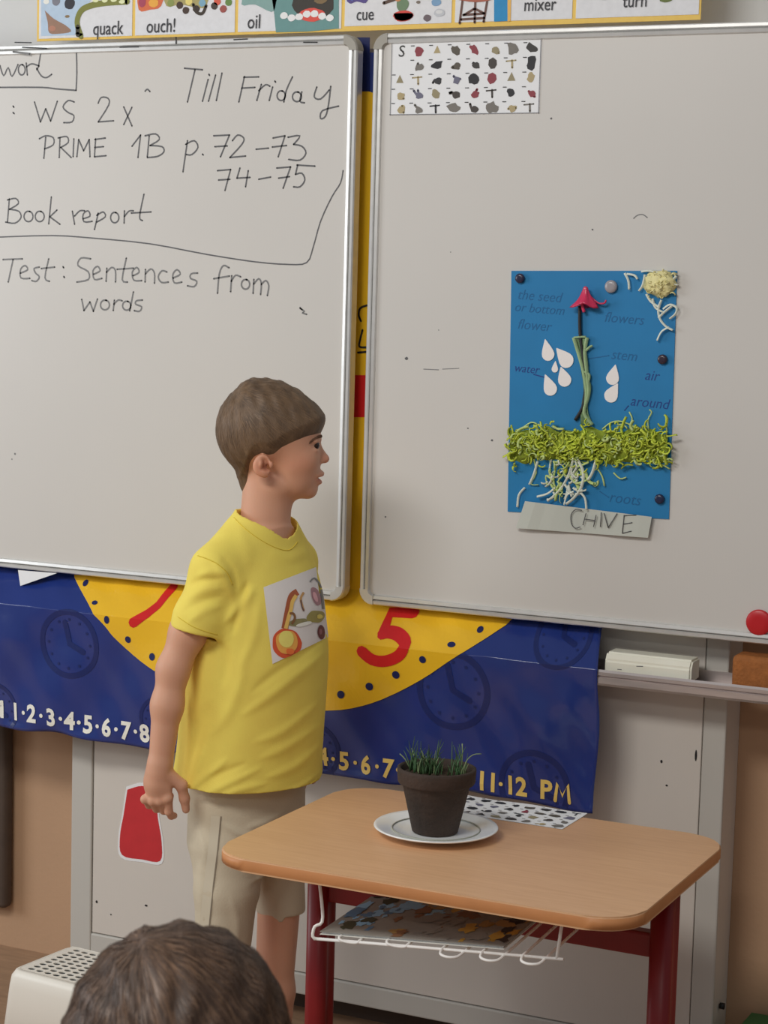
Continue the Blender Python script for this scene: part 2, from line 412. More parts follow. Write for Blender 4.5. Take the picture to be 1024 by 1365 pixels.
# ------------------------------------------------------------------ whiteboards
def rrect(x0, x1, z0, z1, r, n=6):
    out = []
    for cx, cz, a0 in ((x1-r,z1-r,0),(x0+r,z1-r,90),(x0+r,z0+r,180),(x1-r,z0+r,270)):
        for k in range(n+1): a = math.radians(a0+90*k/n); out.append((cx, cz, math.cos(a), math.sin(a), r))
    return out
def board(name, label, x0, x1, z0, z1):
    t = thing(name, label, 'whiteboard', ((x0+x1)/2, YB+.01, z0)); off = tuple(-v for v in t.location)
    q = box('writing_surface', (x0+.012, YB, z0+.012), (x1-.012, YB+.014, z1-.012), M_board, t); q.location = off
    # frame profile: (inset from the outer edge, y)
    prof = [(0,YB+.018),(0,YB-.003),(.002,YB-.006),(.007,YB-.006),(.0085,YB-.0035),(.010,YB-.0035),(.0115,YB-.006),(.017,YB-.005),(.0185,YB-.0005),(.0185,YB+.018)]
    rr = rrect(x0, x1, z0, z1, .028, 8); V, Fc, mi = [], [], []; P = len(prof)
    for cx, cz, ca, sa, r in rr:
        for ins, y in prof: V.append((cx+(r-ins)*ca, y, cz+(r-ins)*sa))
    N = len(rr)
    for i in range(N):
        for k in range(P): Fc.append((i*P+k, i*P+(k+1) % P, ((i+1) % N)*P+(k+1) % P, ((i+1) % N)*P+k)); mi.append(1 if k in (4,) else 0)
    q = mesh('frame', V, Fc, [M_alu, M_alud], t, False, mi); q.location = off
    # plastic corner caps (quarter arcs)
    for ci in range(4):
        V, Fc = [], []; prof2 = [(-.0008,YB+.0185),(-.0008,YB-.0045),(.0015,YB-.0075),(.017,YB-.0068),(.0195,YB-.001),(.0195,YB+.0185)]; Q = len(prof2)
        arc = rr[ci*9:(ci+1)*9]
        ca, sa = arc[0][2], arc[0][3]
        for cx, cz, ca, sa, r in arc:
            for ins, y in prof2: V.append((cx+(r-ins)*ca, y, cz+(r-ins)*sa))
        for i in range(8):
            for k in range(Q): Fc.append((i*Q+k, i*Q+(k+1) % Q, (i+1)*Q+(k+1) % Q, (i+1)*Q+k))
        Fc += [tuple(range(Q-1,-1,-1)), tuple(8*Q+k for k in range(Q))]
        q = mesh('corner_cap', V, Fc, M_cap if ci < 2 else M_alu, t, False); q.location = off
    return t, off
zt, zbm = 1.917, .8675
LB, loff = board('whiteboard', 'left whiteboard covered with grey handwritten homework notes', -1.45, onY(470,400,YB)[0]+.0, zbm, zt)
RB, roff = board('whiteboard', 'right whiteboard holding the blue plant poster and picture sheet', onY(491,400,YB)[0]-.0, .92, zbm, zt)

def strokes(lst, wd, m, pr, scale=.5, org=(0,0)):
    for st in lst:
        P = [bx(org[0]+a*scale, org[1]+b*scale, YB) for a, b in st]
        if len(P) > 2: P = smooth_path(P, 3)
        pr.add(ribbon2(P, wd), m)
def circ(x, y, rx, ry=None, n=10):
    ry = ry or rx; return [(x+rx*math.cos(a), y-ry*math.sin(a)) for a in np.linspace(1.2, 1.2+2*math.pi+.2, n+1)]
pr = Print(lambda x, z: YB, .0003)
A = [ # "work" box top left, Homework
 [(0,175),(10,202),(22,180),(32,204),(48,172)], circ(58,186,9,14), [(70,168),(73,200)], [(71,178),(85,170),(104,176)], [(112,122),(103,175)], [(104,176),(98,186)], [(98,182),(110,202),(124,207),(138,198)],
 [(204,140),(205,195),(203,241)], [(203,241),(150,237),(110,233),(0,233)]]
B1 = [[(35,283),(37,286)],[(35,300),(38,303)],
 [(92,272),(108,325)],[(108,325),(122,290)],[(122,290),(135,323)],[(135,323),(153,270)],
 [(198,272),(182,268),(168,285),(182,300),(197,308),(192,325),(170,327)],
 [(262,275),(270,260),(288,262),(290,280),(262,325)],[(262,325),(303,322)],
 [(330,285),(352,336)],[(352,286),(330,332)],
 [(387,243),(393,238),(400,244)],
 [(492,182),(540,186)],[(520,186),(500,272)],[(555,212),(540,270)],[(557,198),(559,201)],[(575,200),(556,270)],[(592,195),(577,268)],
 [(652,204),(637,272)],[(650,206),(690,205)],[(645,235),(680,233)],[(697,225),(685,268)],[(690,242),(708,226),(720,230)],[(727,232),(718,268)],[(733,216),(735,219)],
 circ(750,255,11,13),[(780,205),(764,240),(757,272)],circ(792,258,12,13),[(805,245),(800,270),(812,274)],
 [(845,232),(838,258),(855,264),(878,240)],[(882,230),(876,280),(868,310),(855,316),(860,295),(903,283)]]
B2 = [[(122,366),(117,422)],[(105,370),(122,362),(142,367),(142,386),(119,397)],
 [(160,367),(158,420)],[(155,368),(178,364),(182,380),(162,393)],[(162,393),(190,420)],[(197,370),(195,418)],
 [(205,418),(210,372)],[(210,372),(223,402)],[(223,402),(238,372)],[(238,372),(240,418)],
 [(255,370),(252,418)],[(252,418),(283,415)],[(253,372),(281,368)],[(253,393),(276,391)],
 [(352,390),(375,360)],[(375,360),(368,420)],[(398,362),(393,418)],[(387,362),(415,357),(425,372),(400,388)],[(400,388),(432,391),(437,405),(420,417),(393,420)],
 [(500,375),(488,458)],[(495,385),(518,375),(528,393),(512,412),(497,412)],[(540,411),(542,413)],
 [(570,362),(612,360)],[(612,360),(588,418)],[(573,391),(606,389)],[(620,375),(634,360),(650,368),(645,385),(613,420)],[(613,420),(655,416)],
 [(683,398),(716,395)],
 [(728,368),(760,362)],[(760,362),(742,418)],[(726,392),(764,388)],[(768,366),(800,362),(783,385)],[(783,385),(805,390),(816,408),(800,427),(770,425)],
 [(580,455),(615,452)],[(615,452),(600,508)],[(583,480),(613,478)],[(640,448),(632,475)],[(632,475),(667,473)],[(662,455),(655,498)],
 [(690,478),(722,472)],
 [(738,448),(775,445)],[(775,445),(755,502)],[(743,475),(772,471)],[(792,440),(840,443)],[(794,440),(788,465)],[(788,465),(805,462),(813,480),(800,498),(783,498)]]
B3 = [[(25,530),(20,592)],[(20,533),(42,529),(49,543),(25,558)],[(25,558),(50,563),(56,580),(40,595),(15,592)],circ(76,577,12,14),circ(106,577,12,14),[(137,525),(130,597)],[(152,560),(133,578)],[(133,578),(160,598)],
 [(193,563),(199,598)],[(199,576),(213,562),(226,562)],[(222,583),(240,576),(235,562),(222,571),(224,591),(246,590)],[(262,568),(252,612)],[(258,574),(275,565),(281,578),(258,592)],circ(306,580,11,14),[(332,562),(331,595)],[(332,577),(344,563),(356,562)],[(384,518),(374,565),(373,583),(380,588)],[(350,568),(403,565)]]
L1 = [[(0,632),(140,628),(250,635),(400,650),(550,678),(680,698),(770,705),(818,700),(835,660),(855,590),(885,525),(908,488),(915,455)]]
B4 = [[(8,692),(60,690)],[(35,692),(22,752)],[(55,728),(74,719),(67,708),(55,718),(56,741),(80,742)],[(105,712),(91,716),(95,728),(105,738),(97,750),(85,748)],[(130,690),(120,740),(132,750)],[(110,716),(146,712)],[(168,711),(170,714)],[(170,737),(172,740)],
 [(242,690),(216,688),(208,708),(235,724),(236,745),(205,752)],[(250,731),(267,722),(260,710),(248,722),(252,745),(272,742)],[(285,715),(283,750)],[(284,726),(298,713),(308,722),(308,752)],[(337,688),(326,745),(340,752)],[(312,718),(356,715)],[(355,735),(371,726),(365,713),(353,725),(357,747),(378,748)],[(388,718),(387,752)],[(388,730),(402,717),(412,728),(412,755)],[(445,725),(432,722),(422,738),(431,753),(449,752)],[(462,741),(481,731),(472,719),(461,732),(465,754),(485,752)],[(527,728),(510,730),(508,742),(525,750),(518,764),(500,762)],
 [(611,714),(596,708),(585,730),(580,782)],[(570,743),(612,736)],[(618,735),(615,778)],[(617,750),(628,734),(642,738)],circ(655,758,11,13),[(677,745),(675,782)],[(677,757),(690,743),(697,756),(695,785)],[(697,758),(709,748),(717,762),(713,788)],
 [(218,798),(224,828)],[(224,828),(240,805)],[(240,805),(249,830)],[(249,830),(260,797)],circ(280,813,12,13),[(305,800),(302,828)],[(304,811),(315,800),(326,802)],circ(338,815,11,12),[(356,778),(346,829)],[(380,800),(364,802),(362,811),(378,818),(372,830),(358,828)]]
for lst, wd, m_ in ((A, .0031, M_ink), (B1[:11], .0031, M_ink), (B1[11:], .0031, M_ink), (B2[:22], .0031, M_ink), (B2[22:], .0031, M_ink), (B3, .0031, M_ink), (L1, .0026, M_ink), (B4[:31], .0034, M_inkl), (B4[31:], .0034, M_inkl), ([[(800,822),(812,830),(806,834),(818,838)],[(800,820),(806,826)]], .003, M_inkl)):
    pr = Print(lambda x, z: YB, .0003); strokes(lst, wd, m_, pr); q = pr.build('handwriting', LB); q.location = loff
pr = Print(lambda x, z: YB, .0003)
for x, y, r in ((20,605,.0022),(16,612,.0015),(470,196,.001)): pr.add(ell2(bx(x, y, YB), r, r, 8), M_inkl)
pr.build_each('ink_speck', LB, loff)
# marks on the aluminium frame top
pr = Print(lambda x, z: YB-.006, .0006)
for a, b, y0, y1 in ((30,62,63,64.5),(160,185,63,62.5),(20,42,56.5,57),(405,423,56.5,56.5),(312,330,53,52),):
    pr.add(ribbon2([bx(a, y0, YB-.006), bx(b, y1, YB-.006)], .0022), M_black)
pr.add(ribbon2([bx(235,50,YB-.006), bx(235,58,YB-.006)], .003), M_black)
pr.add(ribbon2([bx(18,69,YB-.006), bx(40,72,YB-.006)], .004), M_inkl)
pr.build_each('frame_smudge', LB, loff)
pr = Print(lambda x, z: YB, .0003)
for x, y, r in ((735,158,.0022),(790,306,.0018),(542,478,.0035),(624,571,.0016),(514,689,.0018),(656,587,.0022),(601,336,.001),(585,440,.001)): pr.add(ell2(bx(x, y, YB), r, r*.9, 9, jit=.2, rnd=rnd), M_ink)
pr.add(ribbon2(smooth_path([bx(*a, YB) for a in ((845,291),(850,287),(857,286),(863,290))]), .0018), M_inkl)
pr.add(ribbon2([bx(565,492,YB), bx(585,493,YB)], .0014), M_inkl)
pr.add(ribbon2([bx(590,492,YB), bx(612,491,YB)], .0012), M_inkl)
pr.build_each('ink_speck', RB, roff)

# ------------------------------------------------------------------ strip of word cards above the boards
YS = -.124
t = thing('word_card_strip', 'strip of illustrated word cards with yellow borders above the whiteboards', 'poster', (-.3,YS,1.9)); toff = tuple(-v for v in t.location)
M_yb = fm((214,172,84)); M_card = fm((196,196,198)); 
xs = [50,178,315,457,604,765,934]
def ybot(x): return 50-(x-50)*30/884+2
cardx = [bx(x, ybot(x), YS)[0] for x in xs]; zc0 = bx(500, ybot(500), YS)[1]-.004; zc1 = 2.06
box('strip_backing', (cardx[0]-.002,YS+.0008,zc0-.001), (cardx[-1],YS+.003,zc1), M_yb, t).location = toff
for i in range(6):
    wd = .0035
    q = box('word_card', (cardx[i]+wd,YS-.0002,zc0+(.008 if i > 2 else .004)), (cardx[i+1]-wd,YS+.0007,zc1-.005), M_card, t); q.location = toff
pr = Print(lambda x, z: YS-.0002, .0004)
def sp(x, y): return bx(x, y, YS)
def poly(pts, c, lay=0, sm=True):
    P = [sp(*a) for a in pts]
    if sm: P = smooth_path(P+[P[0]], 3)[:-1]
    c0 = np.mean(P, axis=0); n = len(P); pr.add(([np.array(v) for v in P]+[c0], [(k, (k+1) % n, n) for k in range(n)]), fm(c), lay)
def blob(x, y, rx, ry, c, lay=1, rot=0): pr.add(ell2(sp(x, y), rx*.00139, ry*.00139, 18, rot, .06, rnd), fm(c), lay)
poly([(55,-30),(55,48),(100,47),(108,20),(125,-5),(125,-30)], (160,178,196), 0, False)
poly([(60,14),(64,30),(66,44),(80,45),(95,42),(88,34),(72,25)], (134,104,86), 1)
blob(93,5,9,8,(40,40,48)); blob(75,2,7,6,(110,110,120)); blob(90,22,4,2,(120,100,70)); blob(62,2,5,4,(220,214,200)); blob(70,38,6,4,(158,110,90),1.5)
pr.add(ribbon2(smooth_path([sp(*a) for a in ((108,48),(103,30),(108,15),(120,8),(140,4),(170,2))]), .012), fm((110,112,50)), 1)
pr.add(ribbon2(smooth_path([sp(*a) for a in ((104,46),(104,36))]), .010), fm((50,46,30)), 1.6)
for x in (128,140,152,163): blob(x, 2+rnd.uniform(-2,1), 5, 2.6, (200,204,160), 2)
poly([(183,-20),(185,13),(200,13),(215,8),(218,-20)], (190,96,60), 0); blob(190,3,6,7,(150,60,80)); blob(205,4,8,6,(222,150,60))
poly([(215,-20),(222,8),(240,6),(262,10),(275,8),(275,-20)], (150,140,90), 0)
for x, y, c in ((228,4,(120,130,70)),(240,7,(60,44,34)),(252,2,(206,190,110)),(262,12,(50,40,34)),(270,4,(110,150,170)),(286,8,(60,50,44)),(298,12,(140,70,64)),(305,3,(90,120,60)),(248,14,(60,44,34)),(290,2,(190,80,60))): blob(x, y, 5.5, 5, c, 1)
pr.add(ribbon2(smooth_path([sp(*a) for a in ((258,6),(262,16),(270,18),(275,8))]), .006), fm((50,40,30)), 2)
poly([(360,-20),(366,20),(368,43),(410,42),(452,38),(452,-20)], (92,130,128), 0, False)
poly([(330,-20),(322,6),(340,6),(362,16),(368,5),(368,-20)], (116,146,142), 0)
blob(418,6,32,20,(48,44,38),1); blob(416,20,20,9,(196,70,60),2)
for k in range(7): blob(379+k*10.2, 21+3*math.sin(k*1.3), 6, 4.6, (214,212,206), 3)
blob(428,0,10,5,(110,90,60),2)
poly([(463,2),(468,5),(476,2),(488,4),(490,-8),(464,-8)], (76,64,120), 1); blob(470,-2,3,3,(80,90,150),2)
blob(538,21,15,6.5,(188,62,52),2); poly([(525,18),(530,28),(545,27),(551,18)], (188,62,52), 2); blob(537,6,9,9,(96,118,90),1.5); blob(531,-2,5,4,(180,120,80),2)
pr.add(ribbon2([sp(512,4), sp(530,-2)], .006), fm((80,60,50)), 1); blob(558,3,3,2,(110,100,90)); blob(570,24,5.5,4.5,(96,84,88)); blob(582,3,7,5,(108,140,170)); blob(586,17,8,5,(170,172,176)); blob(586,16,5,2.5,(190,190,190),2)
for a, b in (((617,0),(613,31)),((634,0),(633,30)),((650,0),(645,29)),((618,20),(646,18)),((615,26),(646,24)),((619,20),(632,12)),((646,18),(634,12))): pr.add(ribbon2([sp(*a), sp(*b)], .0042), fm((92,64,56)), 1.5)
poly([(612,0),(634,3),(655,0),(655,-6),(612,-6)], (150,84,66), 2)
poly([(659,-20),(659,29),(677,28),(678,-20)], (30,120,168), 1, False); poly([(677,-20),(677,29),(681,28),(682,-20)], (206,160,80), 1.4, False)
blob(888,0,8,3,(90,100,50)); blob(806,-2,5,2,(150,150,150))
for s, x, y, h in (('quack',144,36,15),('ouch!',215,33,15),('oil',339,27.5,15),('cue',487,17.5,13),('mixer',720,4.5,13),('turn',847,-.5,13)):
    pr.add(text2(s, h*.00175, sp(x, y+1), .004, .04, .8, .0), fm((60,60,64), k=1), 3)
pr.build_each('card_print', t, toff)

# ------------------------------------------------------------------ picture sheets (board and desk)
def sheet_print(w_, h_, cols, rows, seed, heading=False):
    """little pictures on a sheet, 2-D, origin lower left"""
    r = random.Random(seed); out = []
    cw, ch = w_/cols, h_/rows
    cl = [(40,40,44),(60,58,56),(90,84,74),(120,116,110),(70,64,60),(150,140,110),(110,110,130),(140,60,70),(50,50,54),(176,160,120)]
    for j in range(rows):
        for i in range(cols):
            cx, cz = (i+.5)*cw, (j+.45)*ch; c = fm(r.choice(cl), k=1.1)
            kind = r.choice((0,0,1,1,2,3))
            if heading and i == 0 and j >= rows-2:
                continue
            if kind == 0: out.append((ell2((cx, cz), cw*r.uniform(.22,.38), ch*r.uniform(.22,.40), 12, r.uniform(0,3), .25, r), c, 0))
            elif kind == 1: out.append((ribbon2(smooth_path([(cx+r.uniform(-.3,.3)*cw, cz+r.uniform(-.3,.3)*ch) for _ in range(3)]), cw*.12), c, 0)); out.append((ell2((cx+.1*cw, cz-.1*ch), cw*.2, ch*.24, 10, 0, .2, r), c, .5))
            elif kind == 2: out.append((ell2((cx, cz), cw*.28, ch*.36, 3 if r.random() < .5 else 7, math.pi/2, .15, r), c, 0))
            else:
                out.append((ribbon2([(cx-.3*cw, cz+.15*ch), (cx+.2*cw, cz+.2*ch)], ch*.1), c, 0)); out.append((ribbon2([(cx, cz+.2*ch), (cx+.02*cw, cz-.3*ch)], cw*.1), c, .4))
            out.append((ribbon2([(cx-.42*cw, cz+.38*ch), (cx-.25*cw, cz+.38*ch)], ch*.06), fm((60,60,60), k=1), 1))
    if heading:
        out.append((text2('S', h_*.16, (cw*.55, h_-ch*.5), 0, .1), fm((50,50,50), k=1), 1))
    return out
c00, c10, c11, c01 = [bx(*a, YB) for a in ((520,153),(719,152),(720,55),(520,57))]
sx0, sx1 = c00[0], c10[0]; sz0, sz1 = (c00[1]+c10[1])/2, (c01[1]+c11[1])/2
t = thing('picture_sheet', 'white sheet of tiny pictures stuck at the top of the right whiteboard', 'poster', (sx0, YB-.001, sz0)); toff = tuple(-v for v in t.location)
q = box('paper', (sx0, YB-.0008, sz0), (sx1, YB-.0002, sz1), M_paper, t); q.location = toff
pr = Print(lambda x, z: YB-.0008, .0004)
for d, c, lay in sheet_print(sx1-sx0, sz1-sz0, 8, 5, 5, True): pr.add(([np.array([v[0]+sx0, v[1]+sz0]) for v in d[0]], d[1]), c, lay)
for a, b in (((sx0+.001,sz0),(sx0+.001,sz1)),((sx1-.001,sz0),(sx1-.001,sz1)),((sx0,sz0+.001),(sx1,sz0+.001))): pr.add(ribbon2([a, b], .0012), fm((130,130,134), k=1), 2)
q = pr.build('sheet_print', t); q.location = toff

# ------------------------------------------------------------------ plant poster
YC = YB-.0012
M_pb = mat('blue_card', (18,110,162), .6, k=1.35, noise=.05, nscale=12)
P4 = [bx(*a, YC) for a in ((677,682),(892,692),(903,361),(682,361))]
t = thing('plant_poster', 'blue handmade chive poster on the right whiteboard with shredded paper grass', 'poster', (P4[0][0], YC, P4[0][1])); toff = tuple(-v for v in t.location)
V = [(x, y, z) for y in (YC-.0006, YC+.0006) for (x, z) in P4]
q = mesh('card', V, [(0,1,2,3),(7,6,5,4),(0,4,5,1),(1,5,6,2),(2,6,7,3),(3,7,4,0)], M_pb, t); q.location = toff
def cp(x, y, d=0.): return Vector(onY(x, y, YC-.0008-d))
# writing on the card
pr = Print(lambda x, z: YC-.0006, .0004)
M_pi = mat('pencil_on_blue', (14,94,146), .6, k=1.2); M_pn = mat('blue_pen_on_card', (18,58,128), .6, k=1.2)
def c2(x, y): return bx(x, y, YC)
for s, x, y, h, m in (('the seed',719,394,12,M_pi),('or bottom',719,411,11,M_pi),('flower',712,433,12,M_pi),('flowers',832,424,12,M_pi),('stem',832,473,12,M_pi),('water',702,491,10,M_pn),('air',869,500,12,M_pn),('around',866,536,12,M_pn),('roots',833,664,13,M_pi)):
    pr.add(text2(s, h*.00150, c2(x, y), -.006, .25, .95, -.05), m)
pr.add(ribbon2(smooth_path([c2(*a) for a in ((712,499),(719,501),(727,503))]), .002), M_pn)
pr.add(ribbon2([c2(786,478), c2(812,474)], .0015), M_pi); pr.add(ribbon2([c2(800,655), c2(812,663)], .0015), M_pi); pr.add(ribbon2([c2(838,541), c2(833,547)], .0018), M_pn)
pr.build_each('card_writing', t, toff)
# seeds / raindrops
M_drop = mat('white_cut_paper', (214,210,208), .6, k=1.4)
def drop(tip, c, wd):
    T = np.array(cp(*tip)); Cc = np.array(cp(*c)); d = T-Cc; L = np.linalg.norm(d); d /= L; nn = np.cross(d, [0,1,0]); wd *= .00133
    out = []
    for a in np.linspace(-math.pi*.5-.0, math.pi*1.5, 22, endpoint=False):
        s = math.sin(a); u = (s+1)/2; ww = math.cos(a)*wd*(1-.75*max(0, s)**1.3)
        out.append(Cc+nn*ww+d*(s*L if s > 0 else s*wd))
    n = len(out); V = [o_ for o_ in out]+[o_+np.array([0,-.0012,0]) for o_ in out]
    return V, [tuple(range(n)), tuple(range(2*n-1, n-1, -1))]+[(k, n+k, n+(k+1) % n, (k+1) % n) for k in range(n)]
for tip, c, wd in (((727,452),(731,472),9),((742,464),(755,480),10.5),((741,481),(740,492),4.5),((748,489),(753,506),9.5),((727,499),(734,518),9.5),((821,486),(817,504),9),((824,511),(815,527),9.5)):
    q = mesh('paper_seed', *drop(tip, c, wd), M_drop, t); q.location = toff
# stem: black wire, green wrap, flower
mbw = MB(); mbw.tube([cp(*a, .004) for a in smooth_path([(773,408),(773,430),(774,450),(779,485),(781,505),(780,528),(776,545),(767,560)], 4)], .0032, 8); mbw.build('wire_stem', M_black, t).location = toff
M_gw = mat('pale_green_crepe', (150,176,132), .7, k=1.2, noise=.12, nscale=60)
mbw = MB()
for P in (((765,450),(771,470),(778,495),(782,520),(781,540)),((783,450),(780,470),(783,500),(785,525),(779,550),(790,566)),((765,450),(774,449),(781,449)),((781,468),(786,463),(790,461)),((779,495),(786,500),(784,512))):
    mbw.tube([cp(a, b, .006) for a, b in smooth_path(P, 4)], .0024 if len(P) < 5 else .0036, 6, flat=.6)
mbw.build('green_wrap', M_gw, t).location = toff
V, Fc = [], []
for i, (x, y, w_) in enumerate(smooth_path([(773,450,8.5),(776,470,6.5),(780,495,5),(783,520,5),(779,545,4.5),(782,566,8)], 4)):
    for k in range(5): V.append(cp(x+w_*(k/2-1), y+1.5*math.sin(i*1.7+k), .0035+.003*math.sin(i*1.1+k*1.9)))
for i in range(len(V)//5-1):
    for k in range(4): a = i*5+k; Fc.append((a, a+1, a+6, a+5))
mesh('crepe_sheet', V, Fc, mat('dull_green_crepe', (112,142,104), .7, k=1.1, noise=.15, nscale=60), t, True).location = toff
M_fl = mat('pink_foil', (190,48,84), .28, k=1.3, noise=.1, nscale=50)
pts = []; 
V, Fc = [], []; NU, NV = 20, 9
for j in range(NV+1):
    vv = j/NV; z = .030*(1-vv)-.012; r = .004+.019*vv**1.6
    for i in range(NU):
        a = 2*math.pi*i/NU; rr = r*(1+.18*math.sin(a*5+vv*3)); V.append((rr*math.cos(a), .5*rr*math.sin(a), z+.004*math.sin(a*3)*vv))
V.append((0,0,.021)); V.append((0,0,-.008))
for j in range(NV):
    for i in range(NU): Fc.append((j*NU+i, j*NU+(i+1) % NU, (j+1)*NU+(i+1) % NU, (j+1)*NU+i))
for i in range(NU): Fc.append((len(V)-2, (i+1) % NU, i)); Fc.append((len(V)-1, NV*NU+i, NV*NU+(i+1) % NU))
c0 = cp(780,398,.012)
fl = mesh('foil_flower', [Vector(v)*1.05+c0 for v in V], Fc, M_fl, t, True); fl.location = toff
mbw = MB(); mbw.tube([cp(*a, .01) for a in smooth_path([(788,396),(798,404),(806,404),(808,400)], 4)], .0016, 6); mbw.tube([cp(*a, .01) for a in smooth_path([(776,402),(777,410),(779,416)], 4)], .003, 6)
mbw.build('foil_strand', M_fl, t).location = toff
# shredded paper band
M_g1 = mat('lime_shredded_paper', (188,202,66), .6, k=1.25, noise=.15, nscale=40); M_g2 = mat('yellow_green_paper', (166,178,56), .6, k=1.2, noise=.15, nscale=40); M_g3 = mat('pale_green_paper', (186,204,130), .6, k=1.25)
M_w = mat('white_shredded_paper', (206,212,200), .6, k=1.3); M_py = mat('pale_yellow_paper', (214,206,150), .65, k=1.25, bump=.6, bscale=90, noise=.06)
V, Fc = [], []; NX, NZ = 60, 10
for j in range(NZ+1):
    for i in range(NX+1):
        u, v = i/NX, j/NZ; px = 680+210*u; py = 572+u*2+42*v
        d = .012*math.sin(math.pi*v)**.5*(.8+.3*math.sin(u*37+v*5)+.2*math.sin(u*90+v*17)) if 0 < v < 1 else 0
        py += 3*math.sin(u*21)+2*math.sin(u*47+v*3); V.append(cp(px, py, d))
for j in range(NZ):
    for i in range(NX): a = j*(NX+1)+i; Fc.append((a, a+1, a+NX+2, a+NX+1))
mesh('paper_mat', V, Fc, mat('olive_paper_mat', (134,150,40), .8, k=1.1, noise=.3, nscale=110), t, True).location = toff
def curl(cx, cy, L, d, w_, mb, mi, rr, down=0):
    a = rr.uniform(0, 2*math.pi); k = rr.uniform(-1, 1)*.9; P = []; x, y = cx, cy
    if down: a = math.pi/2+rr.uniform(-.9, .9)
    n = 6
    for i in range(n):
        P.append(cp(x, y, max(.001, d+rr.uniform(-.002, .002)))); x += math.cos(a)*L/n; y += math.sin(a)*L/n; a += k+rr.uniform(-.3, .3)
    mb.tube(P, [w_*1.25]*n, 4, mi=mi, flat=.14)
mb = MB()
for i in range(520):
    px = rnd.uniform(680, 890); py = rnd.gauss(593, 13); py = min(620, max(566, py))
    if 745 < px < 800 and rnd.random() < .25: py += rnd.uniform(0, 26)
    curl(px, py, rnd.uniform(8, 22), .011+rnd.uniform(-.004, .005), rnd.uniform(.0012, .0026), mb, rnd.choice((0,0,0,1,2)), rnd)
q = mb.build('shredded_paper_grass', [M_g1, M_g2, M_g3], t); q.location = toff; q['kind'] = 'stuff'
for P in (((840,566),(843,558),(839,549)),((865,574),(864,560),(869,550),(866,546)),((888,586),(889,574),(888,566)),((803,572),(815,563),(830,562),(850,571)),((697,570),(708,563),(716,565)),((712,612),(715,630),(708,645),(718,646)),((818,630),(827,638),(835,636)),((878,618),(886,621),(893,625)),((795,622),(803,635),(806,648))):
    mb = MB(); mb.tube([cp(a, b, .004) for a, b in smooth_path(P, 3)], .0016, 5, flat=.5); mb.build('loose_paper_shred', M_g3, t).location = toff
# roots
mb = MB()
rp = [((748,606),(742,620),(738,640),(743,655),(750,662)),((765,610),(760,628),(755,640),(745,655),(730,668)),((770,612),(778,630),(775,650),(765,664),(755,672)),((752,618),(768,622),(785,616)),((735,612),(733,630),(738,646),(748,655)),
      ((757,625),(745,632),(748,645),(760,648)),((780,628),(786,642),(795,645)),((772,655),(780,664),(782,680)),((765,655),(756,660),(752,673)),((738,640),(728,634),(730,648)),((717,615),(712,632),(706,646)),((700,650),(692,660),(690,676)),((767,600),(770,618),(768,640),(773,652)),
      ((795,613),(790,630),(784,640)),((740,650),(730,658),(716,662)),((760,634),(768,644),(782,640))]
for i, P in enumerate(rp): mb.tube([cp(a, b, .007+.003*math.sin(i)) for a, b in smooth_path(P, 4)], rnd.uniform(.0020, .0036), 6, flat=.55, mi=0 if i % 3 else 1)
for i in range(34): curl(rnd.gauss(757,14), rnd.uniform(610,656), rnd.uniform(12,26), .009, .0022, mb, 0 if i % 3 else 1, rnd, 1)
mb.build('paper_roots', [M_w, M_g3], t).location = toff
# pale tuft top right
V, Fc = [], []; NU, NV = 26, 8; rr_ = random.Random(3)
for j in range(NV+1):
    v = j/NV*math.pi/2
    for i in range(NU):
        a = 2*math.pi*i/NU; k = (1+.09*math.sin(5*a+j)+rr_.uniform(-.05, .05)); r = math.cos(v)*21*k
        V.append(cp(880+r*math.cos(a), 378+.85*r*math.sin(a), .016*math.sin(v)*k))
for j in range(NV):
    for i in range(NU): Fc.append((j*NU+i, j*NU+(i+1) % NU, (j+1)*NU+(i+1) % NU, (j+1)*NU+i))
mesh('paper_tuft', V, Fc, M_py, t, True).location = toff
mb = MB()
for P in (((862,392),(868,402),(880,410)),((882,400),(878,412),(880,425),(888,435),(897,440)),((884,412),(893,406),(902,410),(901,418),(893,425)),((878,424),(886,416),(896,408)),((892,436),(882,442),(876,454)),((833,364),(838,374),(839,386)),((836,365),(846,367),(850,372)),((855,362),(866,361),(878,364)),((860,366),(857,380),(852,388)),((902,368),(896,376),(904,380)),((870,398),(874,410),(884,416))):
    mb.tube([cp(a, b, .006) for a, b in smooth_path(P, 4)], .0024, 6, flat=.5)
for i in range(38):
    a = rr_.uniform(0, 6.28); r = rr_.uniform(2, 23); curl(880+r*math.cos(a), 378+r*.85*math.sin(a), rr_.uniform(6, 15), .006+.012*(1-r/24), .0016, mb, 1, rr_)
mb.build('curly_shreds', [M_w, M_py], t).location = toff
# plastic name label
M_lab = mat('clear_plastic_sleeve', (176,180,172), .15, k=1.45, coat=.5)
lab = [(688,704),(864,717),(869,689),(700,668)]
V = []; 
for d in (.003, .006):
    for i in range(13):
        u = i/12
        for (a, b) in ((lab[0], lab[1]), (lab[3], lab[2])):
            V.append(cp(a[0]+(b[0]-a[0])*u, a[1]+(b[1]-a[1])*u, d+.0025*math.sin(u*9)+(.003 if u < .1 else 0)))
Fc = []
for i in range(12): a = 2*i; Fc.append((a, a+2, a+3, a+1)); b = 26+a; Fc.append((b+1, b+3, b+2, b)); Fc.append((a, b, b+2, a+2)); Fc.append((a+1, a+3, b+3, b+1))
Fc += [(0,1,27,26), (24,50,51,25)]
lb = mesh('name_label', V, Fc, M_lab, t); lb.location = toff
mb = MB()
def L8(x, y): return cp(660+x/4.096, 540+y/4.096, .0088)
